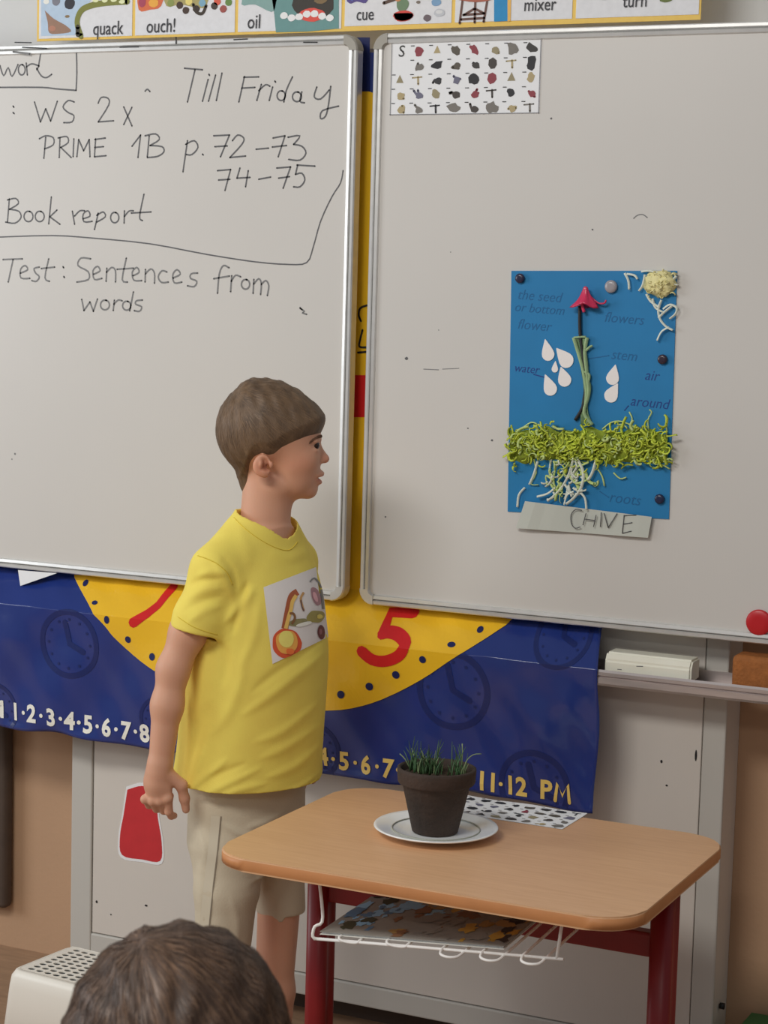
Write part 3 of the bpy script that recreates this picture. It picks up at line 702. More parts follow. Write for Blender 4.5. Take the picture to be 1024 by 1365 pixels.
for st in ([(475,575),(440,570),(415,600),(418,650),(440,672),(465,665)],[(497,590),(480,655)],[(552,600),(538,665)],[(490,622),(547,630)],[(580,585),(576,665)],[(595,590),(618,670)],[(618,670),(667,592)],[(705,600),(695,700)],[(695,700),(745,688)],[(705,603),(772,600)],[(698,650),(750,642)]):
    P = smooth_path(st, 3) if len(st) > 2 else st
    mb.tube([L8(*a) for a in P], .0009, 5)
mb.build('label_lettering', M_ink, lb)

def magnet(px, py, r, col, label, Y, rr=.25):
    c = onY(px, py, Y); t = thing('round_magnet', label, 'magnet', tuple(c)); R_ = r*.00132
    q = lathe('magnet_cap', [(0,-.004+.004),(R_*.94,0),(R_,.001),(R_,.0045),(R_*.9,.0062),(R_*.4,.0066),(0,.0066)], mat('magnet_plastic', col, rr, k=1.2), t, 28); q.rotation_euler = (math.pi/2,0,0)
    q = lathe('magnet_core', [(0,-.0003),(R_*.8,-.0003),(R_*.8,.001),(0,.001)], M_black, t, 20); q.rotation_euler = (math.pi/2,0,0)
magnet(694,371,6.5,(44,42,66),'dark round magnet at the top left corner of the blue poster',YC-.0012)
magnet(884,479,6.5,(52,42,56),'dark round magnet on the right edge of the blue poster, halfway up',YC-.0012)
magnet(880,665,6.5,(34,42,72),'dark round magnet at the bottom right corner of the blue poster',YC-.0012)
magnet(815.5,382,8.5,(150,146,150),'pale grey round magnet beside the pink foil flower on the poster',YC-.0012)
magnet(1012.5,829.5,17,(186,28,36),'large bright red round magnet at the lower right of the right whiteboard',YB-.0005,.35)

# ------------------------------------------------------------------ on the tray
# cream eraser: long block with sloping top, resting on the tray
e0 = onY(806,893,-.178); e1 = onY(921,907,-.178); L_ = e1[0]-e0[0]
t = thing('board_eraser', 'cream coloured whiteboard eraser lying on the pen tray beside the banner', 'eraser', (e0[0]+L_/2,-.153,.7765))
zt_ = onY(860,858,-.175)[2]-.7765
bm = bmesh.new(); prof = [(-.026,.0105),(-.026,.036),(-.017,.050),(.026,.050),(.026,.0105)]
vs = [[bm.verts.new((x, y, z)) for (y, z) in prof] for x in (-L_/2, L_/2)]
for k in range(5): bm.faces.new((vs[0][k], vs[0][(k+1) % 5], vs[1][(k+1) % 5], vs[1][k]))
bm.faces.new(vs[0][::-1]); bm.faces.new(vs[1]); bmesh.ops.recalc_face_normals(bm, faces=bm.faces)
bmesh.ops.bevel(bm, geom=bm.edges[:], offset=.0035, segments=2, affect='EDGES')
bobj('eraser_grip', bm, M_eraser, t)
box('felt_pad', (-L_/2+.003,-.022,0), (L_/2-.003,.022,.0115), mat('dark_felt', (60,48,50), .95), t, .002)
pr2 = MB(); pr2.tube([(-.02,-.0262,.031),(-.008,-.0262,.032)], .0008, 5); pr2.tube([(-.055,-.0262,.022),(-.047,-.0262,.022)], .0007, 5); pr2.build('pen_scuff', M_inkl, t)
c0 = onY(976,885,-.178)
t = thing('cork_block', 'brown cork wiping block on the pen tray at the right edge', 'eraser', (c0[0]+.07,-.152,.7765))
q = box('block_body', (-.07,-.030,.006), (.07,.024,.070), M_cork, t, .010, 4)
box('wiping_pad', (-.064,-.026,0), (.064,.02,.0065), M_hole, t, .001)

# plain red rounded paper shape on the lower panel
t = thing('paper_cutout', 'plain red rounded paper shape with white border stuck on the lower panel', 'sticker', tuple(onY(187,1150,YP)))
def rblob(out, d0, d1, m, name, grow):
    P = [Vector(onY(x, y, YP))-t.location for x, y in smooth_path(out+[out[0]], 4)[:-1]]
    c = sum(P, Vector())/len(P); P = [c+(v-c)*grow for v in P]
    n = len(P); V = [Vector((v.x, -d0, v.z)) for v in P]+[Vector((v.x, -d1, v.z)) for v in P]
    mesh(name, V, [tuple(range(n)), tuple(range(2*n-1, n-1, -1))]+[(k, n+k, n+(k+1) % n, (k+1) % n) for k in range(n)], m, t)
body = [(170,1052),(190,1047),(207,1056),(211,1090),(216,1122),(214,1148),(190,1146),(163,1140),(160,1115),(165,1085)]
rblob(body, .0002, .0008, M_paper, 'paper_border', 1.07)
rblob(body, .0008, .0012, mat('red_paper', (190,44,50), .5, k=1.2, noise=.05), 'red_shape', .99)

# ------------------------------------------------------------------ school desk
DX0, DX1, DY0, DY1, DH = -.024, .662, -.925, -.422, .59
t = thing('school_desk', 'beech topped school desk with dark red steel legs in front of the banner', 'desk', ((DX0+DX1)/2,(DY0+DY1)/2,0)); toff = tuple(-v for v in t.location)
def rr2(x0, x1, y0, y1, r, n=8):
    return [(cx+r*math.cos(math.radians(a0+90*k/n)), cy+r*math.sin(math.radians(a0+90*k/n))) for cx, cy, a0 in ((x1-r,y1-r,0),(x0+r,y1-r,90),(x0+r,y0+r,180),(x1-r,y0+r,270)) for k in range(n+1)]
bm = bmesh.new(); P = rr2(DX0, DX1, DY0, DY1, .07); th = .021
lv = [bm.verts.new((x, y, DH-th)) for x, y in P]; uv = [bm.verts.new((x, y, DH)) for x, y in P]; n = len(P)
tf = bm.faces.new(uv); bf = bm.faces.new(lv[::-1]); 
for k in range(n): f_ = bm.faces.new((lv[k], lv[(k+1) % n], uv[(k+1) % n], uv[k])); f_.material_index = 1; f_.smooth = True
bmesh.ops.bevel(bm, geom=list(tf.edges)+list(bf.edges), offset=.0025, segments=2, affect='EDGES')
q = bobj('desk_top', bm, [M_wood, M_edge], t); q.location = toff
def oval_post(name, x, y, z0, z1, rx, ry, m, parent):
    V, Fc = [], []
    for z in (z0, z1):
        for k in range(48):
            a = 2*math.pi*k/48; ca, sa = math.cos(a), math.sin(a)
            nt_ = 1-.22*math.exp(-(sa/.22)**2); V.append((x+rx*nt_*abs(ca)**.7*np.sign(ca), y+ry*abs(sa)**.7*np.sign(sa), z))
    Fc = [(k, (k+1) % 48, 48+(k+1) % 48, 48+k) for k in range(48)]+[tuple(range(47,-1,-1)), tuple(range(48,96))]
    return mesh(name, V, Fc, m, parent, True)
LX0, LX1, LY = .052, .634, -.675
for x in (LX0, LX1):
    s = 1 if x < .3 else -1
    q = oval_post('leg', x, LY, .035, DH-th-.0115, .0195, .027, M_legred, t); q.location = toff
    oval_post('leg_sleeve', x, LY, .0, .06, .0225, .030, M_legred, q).location = (0,0,.035)
    q2 = box('foot_rail', (x-.02, LY-.22, .010), (x+.02, LY+.22, .036), M_legred, t, .006); q2.location = toff
    for yy in (-.2, .2): box('foot_cap', (x-.018, LY+yy-.018, 0), (x+.018, LY+yy+.018, .0105), M_black, q2, .002)
    q = box('top_bracket', (x-.014, LY-.11, DH-th-.012), (x+.014, LY+.11, DH-th-.0005), M_legred, t, .003); q.location = toff
q = box('cross_bar', (LX0+.012, LY-.012, .462), (LX1-.012, LY+.014, .500), M_legred, t, .004); q.location = toff
# wire basket
R0 = .0026
def bz(x): return .466+(x-.14)/.4*.036
bxl, bxr = .14, .545; yf, yk = -.872, -.60
for pts in ([(bxl,yf,bz(bxl)),(bxr,yf,bz(bxr))], [(bxl,yk,bz(bxl)+.01),(bxr,yk,bz(bxr)+.01)],
    smooth_path([(.135,-.855,DH-th),(.146,-.86,.52),(.150,-.865,.492),(.141,-.872,.485),(.139,-.874,.470),(.145,yf,bz(bxl))], 3),
    [(bxr-.006,-.862,DH-th),(bxr-.010,yf,bz(bxr))], [(bxl,yk,DH-th),(bxl,yk,bz(bxl)+.01)], [(bxr,yk,DH-th),(bxr,yk,bz(bxr)+.01)]):
    mb = MB(); mb.tube([Vector(a) for a in pts], R0); mb.build('basket_wire', M_wire, t).location = toff
for i, (xc) in enumerate((.200,.280,.372,.436,.500)):
    mb = MB(); w_ = .017; z = bz(xc)+(.001 if i > 1 else .0045)
    kf = 1.0 if i > 1 else .12
    P = [(xc-w_,yk,z+.012),(xc-w_,yf+.0,z-.001),(xc-w_*.8,yf-.016*kf,z-.004),(xc,yf-.022*kf,z-.005),(xc+w_*.8,yf-.016*kf,z-.004),(xc+w_,yf+.0,z-.001),(xc+w_,yk,z+.012)]
    mb.tube([Vector(a) for a in P[:1]+smooth_path(P[1:-1], 3)+P[-1:]], .0022, 8)
    mb.build('basket_loop', M_wire, t).location = toff
# booklet in the basket
t = thing('booklet', 'colourful booklet with blue and orange cover in the wire basket under the desk', 'book', (.14,-.86,.476))
Mc = [fm((82,112,140)), fm((120,86,60)), fm((150,120,70)), fm((126,124,118)), fm((60,62,46)), fm((128,168,196)), fm((176,140,60)), fm((50,40,36)), fm((196,196,190))]
def bkz(x, y): return bz(x)-.0+.0035+(y+.86)*.04
def slab(name, x0, x1, y0, y1, o0, o1, m, shear=0):
    V = []; 
    for o_ in (o0, o1):
        for (x, y) in ((x0,y0),(x1,y0),(x1+shear,y1),(x0+shear,y1)): V.append(Vector((x, y, bkz(x, y)+o_))-t.location)
    return mesh(name, V, [(3,2,1,0),(4,5,6,7),(0,1,5,4),(1,2,6,5),(2,3,7,6),(3,0,4,7)], m, t)
slab('page_block', .150, .447, -.862, -.640, .003, .006, M_paper)
slab('front_cover', .147, .450, -.866, -.637, .006, .0072, Mc[3])
V, Fc, mi = [], [], []; rb = random.Random(11)
for i in range(110):
    x = rb.uniform(.155, .442); y = rb.uniform(-.860, -.645); r = rb.uniform(.008, .028)
    if x < .24: m_ = rb.choice((0,5,5,4,0,5))
    elif x < .30: m_ = rb.choice((1,1,3,5,2))
    elif x < .37: m_ = rb.choice((3,3,1,6,3))
    else: m_ = rb.choice((4,6,2,3,7))
    k0 = len(V); n = 14; el_ = rb.uniform(.35, .9)
    for k in range(n):
        a = 2*math.pi*k/n; rr = r*rb.uniform(.45, 1.15); xx = min(.449, max(.148, x+rr*math.cos(a)*el_)); yy = min(-.638, max(-.865, y+rr*math.sin(a)))
        V.append(Vector((xx, yy, bkz(xx, yy)+.0074+i*.000008))-t.location)
    Fc.append(tuple(range(k0, k0+n))); mi.append(m_)
mesh('cover_print', V, Fc, Mc, t, False, mi)
slab('back_cover', .147, .450, -.866, -.637, .002, .003, Mc[8])
# picture sheet on the desk
t = thing('picture_sheet', 'white sheet of tiny pictures lying flat on the desk behind the plant pot', 'paper', (.13,-.508,DH+.0004), math.radians(-1))
sw, sh = .275, .115
V = []; N_ = 14
for o_ in (0, .0005):
    for j in range(5):
        for i in range(N_+1): V.append((sw*i/N_, sh*j/4, o_+.0015*(math.sin(i*.9)*.5+.5)*(j == 4)))
Fc = []; K = (N_+1)*5
for j in range(4):
    for i in range(N_): a = j*(N_+1)+i; Fc += [(a+N_+1, a+N_+2, a+1, a), (K+a, K+a+1, K+a+N_+2, K+a+N_+1)]
mesh('paper', V, Fc, M_paper, t)
V, Fc, mi, ms = [], [], [], []
for d, c, lay in sheet_print(sw, sh, 10, 4, 9):
    if c not in ms: ms.append(c)
    k0 = len(V); V += [(min(sw-.002, v[0]), min(sh-.004, v[1]), .0012+lay*.0002) for v in d[0]]; Fc += [tuple(i+k0 for i in f_) for f_ in d[1]]; mi += [ms.index(c)]*len(d[1])
mesh('sheet_print', V, Fc, ms, t, False, mi)
# plate and pot
PC = (.240,-.648)
t = thing('plate', 'white porcelain plate under the plant pot on the desk', 'plate', (PC[0],PC[1],DH))
lathe('plate_body', [(0,.0012),(.045,.0012),(.047,0),(.052,0),(.054,.003),(.066,.006),(.097,.0125),(.100,.0145),(.099,.016),(.094,.0148),(.068,.0090),(.060,.0058),(.045,.0045),(0,.0045)], M_plate, t, 72)
mb = MB(); mb.tube([(.0705*math.cos(a), .0705*math.sin(a), .0105) for a in np.linspace(0, 2*math.pi, 72, endpoint=False)], .0012, 6, True); mb.build('rim_line', mat('grey_green_glaze', (150,152,142), .3, k=1.3), t)
t = thing('potted_chives', 'dark clay pot of young green chives on the white plate', 'plant', (PC[0]-.002,PC[1]+.001,DH+.0047))
lathe('pot', [(0,0),(.034,0),(.037,.002),(.0545,.078),(.0560,.0795),(.0605,.0805),(.0620,.083),(.0635,.101),(.0632,.1045),(.0600,.106),(.0570,.103),(.0560,.090),(.0555,.088),(0,.088)], M_pot, t, 64)
V, Fc = [], []; rs = random.Random(2)
for j in range(8):
    for i in range(30):
        a = 2*math.pi*i/30; r = .056*j/7; V.append((r*math.cos(a), r*math.sin(a), .0955+(rs.uniform(-.003, .004) if j < 7 else -.002)))
for j in range(7):
    for i in range(30): Fc.append((j*30+i, (j+1)*30+i, (j+1)*30+(i+1) % 30, j*30+(i+1) % 30))
so = mesh('soil', V, Fc, M_soil, t, True)
rs = random.Random(5)
clumps = ((-.036,-.006,.007,20),(-.012,-.010,.009,26),(.000,-.006,.010,20),(-.020,.012,.012,10),(.020,.010,.010,6),(.036,-.002,.005,8),(.044,.008,.003,4),(-.046,.004,.003,3),(0,.02,.018,8))
nb = 0
M_ch2 = mat('dark_chive_leaf', (48,74,40), .6, noise=.3, nscale=60, k=1.2)
M_ch3 = mat('pale_chive_leaf', (120,138,98), .5, noise=.2, nscale=60, k=1.2)
for cx_, cy_, sp_, n in clumps:
    for i in range(n):
        x, y = rs.gauss(cx_, sp_*.7), rs.gauss(cy_, sp_*.7)
        if math.hypot(x, y) > .052: continue
        h = rs.uniform(.014, .042) if sp_ < .015 else rs.uniform(.01, .03); a = rs.uniform(0, 6.28); b = rs.uniform(.05, .6)*h
        if i < 2 and sp_ <= .012: h = rs.uniform(.045, .056)
        P = [(x, y, .094), (x+.25*b*math.cos(a), y+.25*b*math.sin(a), .094+h*.5), (x+b*math.cos(a), y+b*math.sin(a), .094+h)]
        mb = MB(); mb.tube([Vector(v) for v in smooth_path(P, 2)], [.0013,.0012,.001,.0007,.0003], 4)
        mb.build('chive_blade', rs.choice((M_chive, M_chive, M_ch2, M_ch2, M_ch3)), t); nb += 1
for P in (((.046,.0,.098),(.050,0,.12),(.060,.004,.132),(.072,.01,.134)),((.040,.004,.098),(.042,.004,.125),(.041,.004,.148)),((-.048,0,.098),(-.054,-.004,.112),(-.064,-.004,.120))):
    mb = MB(); mb.tube([Vector(v) for v in smooth_path(P, 3)], .0009, 4); mb.build('chive_blade', M_ch3, t)

# ------------------------------------------------------------------ step stool
t = thing('step_stool', 'white plastic step stool with perforated top near the wall at lower left', 'stool', (-.44,-.565,0), math.radians(-6))
W2, D2, H2 = .150, .088, .22
bm = bmesh.new()
def ringv(w_, d_, z, r=.02): return [bm.verts.new((x, y, z)) for x, y in rr2(-w_, w_, -d_, d_, r, 5)]
rings = [ringv(W2+.022, D2+.018, 0), ringv(W2+.004, D2+.003, H2-.03), ringv(W2+.001, D2+.001, H2-.012), ringv(W2-.004, D2-.004, H2-.003), ringv(W2-.012, D2-.012, H2, .014)]
for a, b in zip(rings[:-1], rings[1:]):
    for k in range(len(a)): bm.faces.new((a[k], a[(k+1) % len(a)], b[(k+1) % len(a)], b[k]))
q = bobj('stool_body', bm, M_stool, t, True)
md = q.modifiers.new('thick', 'SOLIDIFY'); md.thickness = .003; md.offset = -1
# top with real holes: grid plate
nxh, nyh = 13, 9; x0h, x1h, y0h, y1h = -W2+.024, W2-.024, -D2+.018, D2-.018
cw, ch = (x1h-x0h)/nxh, (y1h-y0h)/nyh
V, Fc = [], []
def addq(*p):
    k = len(V); V.extend(p); Fc.append(tuple(range(k, k+len(p))))
for i in range(nxh):
    for j in range(nyh):
        cx_, cy_ = x0h+cw*(i+.5), y0h+ch*(j+.5); n = 12; ring = []; sq = []
        rx, ry = cw*.38, ch*.36
        for k in range(n):
            a = 2*math.pi*(k+.5)/n; ca, sa = math.cos(a), math.sin(a); ring.append((cx_+rx*ca, cy_+ry*sa, H2-.0005)); m_ = max(abs(ca), abs(sa)); sq.append((cx_+cw/2*ca/m_, cy_+ch/2*sa/m_, H2-.0005))
        k0 = len(V); V += ring+sq+[(v[0], v[1], H2-.0022) for v in ring]
        for k in range(n): l = (k+1) % n; Fc.append((k0+k, k0+n+k, k0+n+l, k0+l)); Fc.append((k0+k, k0+l, k0+2*n+l, k0+2*n+k))
        # corners of the cell
        for cs in ((1,1),(-1,1),(-1,-1),(1,-1)):
            c_ = (cx_+cs[0]*cw/2, cy_+cs[1]*ch/2, H2-.0005); near = sorted(range(n), key=lambda k: (sq[k][0]-c_[0])**2+(sq[k][1]-c_[1])**2)[:2]
            if abs(near[0]-near[1]) in (1, n-1): V.append(c_); Fc.append((len(V)-1, k0+n+near[0], k0+n+near[1]))
bo = W2-.012, D2-.012
for a, b, c_, d_ in (((-bo[0],-bo[1]),(bo[0],-bo[1]),(x1h,y0h),(x0h,y0h)),((bo[0],-bo[1]),(bo[0],bo[1]),(x1h,y1h),(x1h,y0h)),((bo[0],bo[1]),(-bo[0],bo[1]),(x0h,y1h),(x1h,y1h)),((-bo[0],bo[1]),(-bo[0],-bo[1]),(x0h,y0h),(x0h,y1h))):
    addq(*[(p_[0], p_[1], H2-.0005) for p_ in (a, b, c_, d_)])
mesh('stool_top', V, Fc, M_stool, t)
box('hole_shade', (-W2+.014,-D2+.014,H2-.0140), (W2-.014,D2-.014,H2-.0030), M_hole, t)  # dark sheet standing in for the shade inside the holes

# things at the picture's lower edges
g = onY(1001,1352,-.03)
t = thing('green_box', 'green plastic box corner by the wall at the bottom right', 'box', (g[0]+.09,-.09,0))
box('box_body', (-.09,-.07,0), (.09,.07,g[2]-.006), mat('green_plastic', (40,120,62), .45, k=1.2), t, .008)
box('box_lid', (-.092,-.072,g[2]-.0058), (.092,.072,g[2]), mat('green_lid', (36,104,56), .4, k=1.2), t, .002)
g = onY(9,1212,-.03)
t = thing('wall_hanging', 'dark brown hanging cloth at the left edge above the floor', 'cloth', (g[0]-.12,-.02,g[2]))
bm = bmesh.new(); box_bm(bm, (-.12,-.016,0), (.12,.016,.72), .012, 4); bobj('hanging_sheet', bm, mat('dark_brown_cloth', (66,54,46), .8, noise=.1), t, True)
mb = MB(); mb.tube([(-.12,0,.725),(.12,0,.725)], .006, 10); mb.build('hanging_rod', M_alud, t)

# ================================================================== figures
class Field:
    """signed distance field on a local grid; x right, y away, z up"""
    def __init__(s, lo, hi, h):
        s.lo = np.array(lo, float); s.h = h; s.n = np.ceil((np.array(hi)-s.lo)/h).astype(int)+1
        s.a = np.full(s.n, .03, np.float32)
    def sub(s, lo, hi):
        i0 = np.clip(np.floor((np.array(lo)-s.lo)/s.h).astype(int), 0, s.n-1); i1 = np.clip(np.ceil((np.array(hi)-s.lo)/s.h).astype(int)+1, 1, s.n)
        sl = tuple(slice(a, b) for a, b in zip(i0, i1))
        ax = [np.float32(s.lo[k])+np.arange(i0[k], i1[k], dtype=np.float32)*np.float32(s.h) for k in range(3)]
        return sl, ax[0][:,None,None], ax[1][None,:,None], ax[2][None,None,:]
    def op(s, prim, k=.006, mode='add'):
        lo, hi, fn = prim; mg = k+.012
        sl, X, Y, Z = s.sub(np.array(lo)-mg, np.array(hi)+mg)
        d = fn(X, Y, Z).astype(np.float32); a = s.a[sl]
        if mode == 'add':
            h_ = np.maximum(k-np.abs(a-d), 0)/k; s.a[sl] = np.minimum(a, d)-h_*h_*k*.25
        elif mode == 'cut':
            d = -d; h_ = np.maximum(k-np.abs(a-d), 0)/k; s.a[sl] = np.maximum(a, d)+h_*h_*k*.25
    def mesh(s, name, m, parent, tint=None):
        h = s.h; g = vdb.FloatGrid(.012); g.copyFromArray(np.ascontiguousarray(np.clip(s.a, -.012, .012)))
        pts, quads = g.convertToQuads(0)[:2]
        pts = pts*h+s.lo.astype(np.float32)
        o = mesh(name, [], [], m, parent); me = bpy.data.meshes.new(name)
        nv, nq = len(pts), len(quads)
        me.vertices.add(nv); me.vertices.foreach_set('co', pts.astype(np.float32).ravel())
        me.loops.add(nq*4); me.loops.foreach_set('vertex_index', quads.astype(np.int32).ravel())
        me.polygons.add(nq); me.polygons.foreach_set('loop_start', np.arange(0, nq*4, 4, dtype=np.int32))
        try: me.polygons.foreach_set('loop_total', np.full(nq, 4, np.int32))
        except Exception: pass
        me.update(calc_edges=True); me.validate()
        me.polygons.foreach_set('use_smooth', [True]*len(me.polygons))
        v0 = me.polygons[0]
        for mm in (m if isinstance(m, (list, tuple)) else [m]): me.materials.append(mm)
        old = o.data; o.data = me; bpy.data.meshes.remove(old); me.name = name
        # orient faces outwards (volume sign)
        p = pts[quads[:, 0]]; q = pts[quads[:, 1]]; r = pts[quads[:, 2]]
        vol = np.einsum('ij,ij->i', p, np.cross(q, r)).sum()
        if vol < 0: me.flip_normals()
        if tint is not None:
            col = tint(pts); at = me.color_attributes.new('tint', 'FLOAT_COLOR', 'POINT')
            at.data.foreach_set('color', np.c_[col, np.ones(len(col))].astype(np.float32).ravel())
        return o
def P_ell(c, r, rot=None):
    c = np.array(c, float); r = np.array(r, float); m = max(r)
    Rm = np.eye(3) if rot is None else rot
    def fn(X, Y, Z):
        dx, dy, dz = X-c[0], Y-c[1], Z-c[2]
        u = (Rm[0,0]*dx+Rm[0,1]*dy+Rm[0,2]*dz)/r[0]; v = (Rm[1,0]*dx+Rm[1,1]*dy+Rm[1,2]*dz)/r[1]; w_ = (Rm[2,0]*dx+Rm[2,1]*dy+Rm[2,2]*dz)/r[2]
        k0 = np.sqrt(u*u+v*v+w_*w_)+1e-9; k1 = np.sqrt((u/r[0])**2+(v/r[1])**2+(w_/r[2])**2)+1e-9
        return k0*(k0-1)/k1
    return c-m, c+m, fn
def P_cone(a, b, ra, rb, flat=None):
    a = np.array(a, float); b = np.array(b, float); d = b-a; L2 = d@d+1e-12
    def fn(X, Y, Z):
        t = np.clip(((X-a[0])*d[0]+(Y-a[1])*d[1]+(Z-a[2])*d[2])/L2, 0, 1)
        return np.sqrt((X-a[0]-t*d[0])**2+(Y-a[1]-t*d[1])**2+(Z-a[2]-t*d[2])**2)-(ra+(rb-ra)*t)
    m = max(ra, rb); return np.minimum(a, b)-m, np.maximum(a, b)+m, fn
def P_loft(rows, yaw, pw=2.2):
    """rows: (z, cx, cy, a, b) ascending z; a = half width across, b = half depth, turned by yaw"""
    rows = sorted(rows); zz = np.array([r[0] for r in rows]); ca, sa = math.cos(yaw), math.sin(yaw)
    zf = np.linspace(zz[0], zz[-1], 200)
    def spl(k):
        v = np.array([r[k] for r in rows]); y = np.interp(zf, zz, v); kk = np.ones(17)/17; yp = np.pad(y, 8, mode='edge'); return np.convolve(yp, kk, 'valid')
    CX, CY, A_, B_ = (spl(k) for k in (1, 2, 3, 4))
    def fn(X, Y, Z):
        z = Z[0,0,:]; cx, cy, a, b = (np.interp(z, zf, q)[None,None,:].astype(np.float32) for q in (CX, CY, A_, B_))
        u = (X-cx)*ca+(Y-cy)*sa; v = -(X-cx)*sa+(Y-cy)*ca
        k = (np.abs(u/a)**pw+np.abs(v/b)**pw)**(1/pw)
        d = (k-1)*np.minimum(a, b)
        dz = np.maximum(zz[0]-Z, Z-zz[-1])
        return np.maximum(d, dz+0*d)
    m = max(max(r[3], r[4]) for r in rows)
    return (min(r[1] for r in rows)-m, min(r[2] for r in rows)-m, zz[0]), (max(r[1] for r in rows)+m, max(r[2] for r in rows)+m, zz[-1]), fn
rightv = R[:, 0].copy(); YAW = math.atan2(rightv[1], rightv[0])
CA, SA = math.cos(YAW), math.sin(YAW)
class Frame:
    def __init__(s, x, y):
        s.o = np.array([x, y, 0.]); q = R.T @ (np.array([x, y, 1.0])-CAM); s.s = q[2]/F
    def loc(s, p): d = np.array(p)-s.o; return np.array([d[0]*CA+d[1]*SA, -d[0]*SA+d[1]*CA, d[2]])
    def P(s, px, py, dv=0.):
        """pixel ray meets the local plane y = -dv (dv metres towards the camera)"""
        r = ray(px, py); c = s.loc(CAM); rl = np.array([r[0]*CA+r[1]*SA, -r[0]*SA+r[1]*CA, r[2]])
        t = (-dv-c[1])/rl[1]; return c+rl*t
M_skin = mat('skin', (196,148,122), .55, k=1.3, sss=.12, vcol=True, bump=.05, bscale=400)
M_hair1 = mat('light_brown_hair', (122,98,74), .6, k=1.1, col2=(84,66,50), nscale=16, stretch=(3,5,1), bump=.25, bscale=150)
M_hair1s = mat('light_brown_hair_strand', (118,94,70), .5, k=1.1, noise=.25, nscale=30)
M_shirt = mat('yellow_jersey', (222,202,92), .85, k=1.3, bump=.12, bscale=500, noise=.03, nscale=30)
M_shorts = mat('beige_cotton', (186,176,154), .85, k=1.3, bump=.15, bscale=300, noise=.04, nscale=14)

# ------------------------------------------------------------------ boy
FB = Frame(-.185, -.50); u = FB.s       # u = metres per photo pixel at the boy
P = FB.P
boy = thing('person', 'child in a yellow t-shirt and beige shorts standing beside the desk in profile', 'person', (-.185,-.50,0), YAW)
TY = math.radians(45)            # torso yaw: chest turned towards camera-right
lo = (-.21, -.20, 0); hi = (.16, .17, 1.34)
B = Field(lo, hi, .002)
def E(px, py, dv, rx, rz, ry, k=.006, mode='add', rot=None): B.op(P_ell(P(px, py, dv), (rx*u, ry*u, rz*u), rot), k, mode)
def Cn(a, b, ra, rb, k=.006, mode='add'): B.op(P_cone(P(*a), P(*b), ra*u, rb*u), k, mode)
# head
E(354,572,0, 61,60,54, .01)
E(388,572,0, 40,40,45, .015)
E(393,612,0, 35,44,40, .015)
E(394,640,0, 27,25,30, .014)
E(412,652,0, 11.5,12.5,15, .010)
E(403,612,.022, 19,19,15, .012); E(403,612,-.022, 19,19,15, .012)
E(372,645,.030, 14,12,8, .012); E(372,645,-.030, 14,12,8, .012)
E(419,585,.014, 9,5,12, .008); E(419,585,-.014, 9,5,12, .008)
# eye sockets
E(430,594,.024, 8.5,6,9, .006, 'cut'); E(430,594,-.024, 8.5,6,9, .006, 'cut')
E(417.5,587.5,.0225, 8.0,4.6,9.5, .004); E(417.5,587.5,-.0225, 8.0,4.6,9.5, .004)
E(417.5,600.2,.0225, 7.6,3.6,9.0, .005); E(417.5,600.2,-.0225, 7.6,3.6,9.0, .005)
# nose
Cn((422,593,0),(431.5,610,0), 4,6.2, .007)
E(433.0,612,0, 6,5,5.5, .004)
E(426.5,615,.0065, 5,4,3.5, .004); E(426.5,615,-.0065, 5,4,3.5, .004)
E(429,619.5,.0055, 2,1.6,1.6, .0015, 'cut'); E(429,619.5,-.0055, 2,1.6,1.6, .0015, 'cut')
# mouth
E(421,632,0, 10.5,6.5,17, .006)
E(424,631,0, 8,3.4,11, .004)
E(422,642.5,0, 7.8,4.0,10, .004)
E(428,636.5,0, 9,1.5,13, .002, 'cut')
# neck
Cn((354,640,0),(351,712,0), 29.5,32, .02); Cn((364,650,0),(356,712,0), 24,26, .02)
# ear
ang = math.radians(14)
def rotY(a): c, s_ = math.cos(a), math.sin(a); return np.array([[c,0,s_],[0,1,0],[-s_,0,c]])
E(349,620,.066, 11.5,14.5,4.5, .005, rot=rotY(-.25))
E(353,630,.064, 7,7,4, .005)
E(351.5,618.5,.074, 7.8,10.2,6.4, .003, 'cut', rotY(-.25)); E(352,619,.0735, 5,7,7, .003, 'cut', rotY(-.25))
E(347.8,618.5,.0675, 3.0,6.4,4.0, .003)
E(356.5,623,.070, 5.0,5.4,6, .003, 'cut')
E(361.5,620,.068, 3,4.5,3, .004)
for sx in (-1,): E(349,620,-.064, 11.5,14.5,5, .005)
# torso (under the shirt)
def row(py, cx, a, b, dv=0.): q = P(cx, py, dv); return (q[2], q[0], q[1], a, b)
B.op(P_loft([row(1110,328,.088,.066), row(1040,332,.092,.066), row(900,340,.098,.068), row(800,344,.105,.066), row(735,347,.100,.050), row(705,349,.055,.040)], TY), .02)
SH = np.array([math.cos(TY), math.sin(TY)])        # across-shoulder axis (local x,y); right shoulder = -SH... towards camera-left
RS = P(285,768,.082); LS = P(390,748,-.085)
B.op(P_cone(P(332,732,.02), RS, .024, .031), .03); B.op(P_cone(P(365,735,-.02), LS, .020, .026), .03)
# right arm
EL = P(230,905,.105); WR = P(213,1026,.115)
B.op(P_cone(RS, P(251,842,.095), .034, .0300), .02); B.op(P_cone(P(251,842,.095), P(231,892,.103), .0300, .0262), .016); B.op(P_cone(P(231,892,.103), P(223,940,.109), .0262, .0258), .016); B.op(P_cone(P(223,940,.109), WR, .0258, .0195), .016)
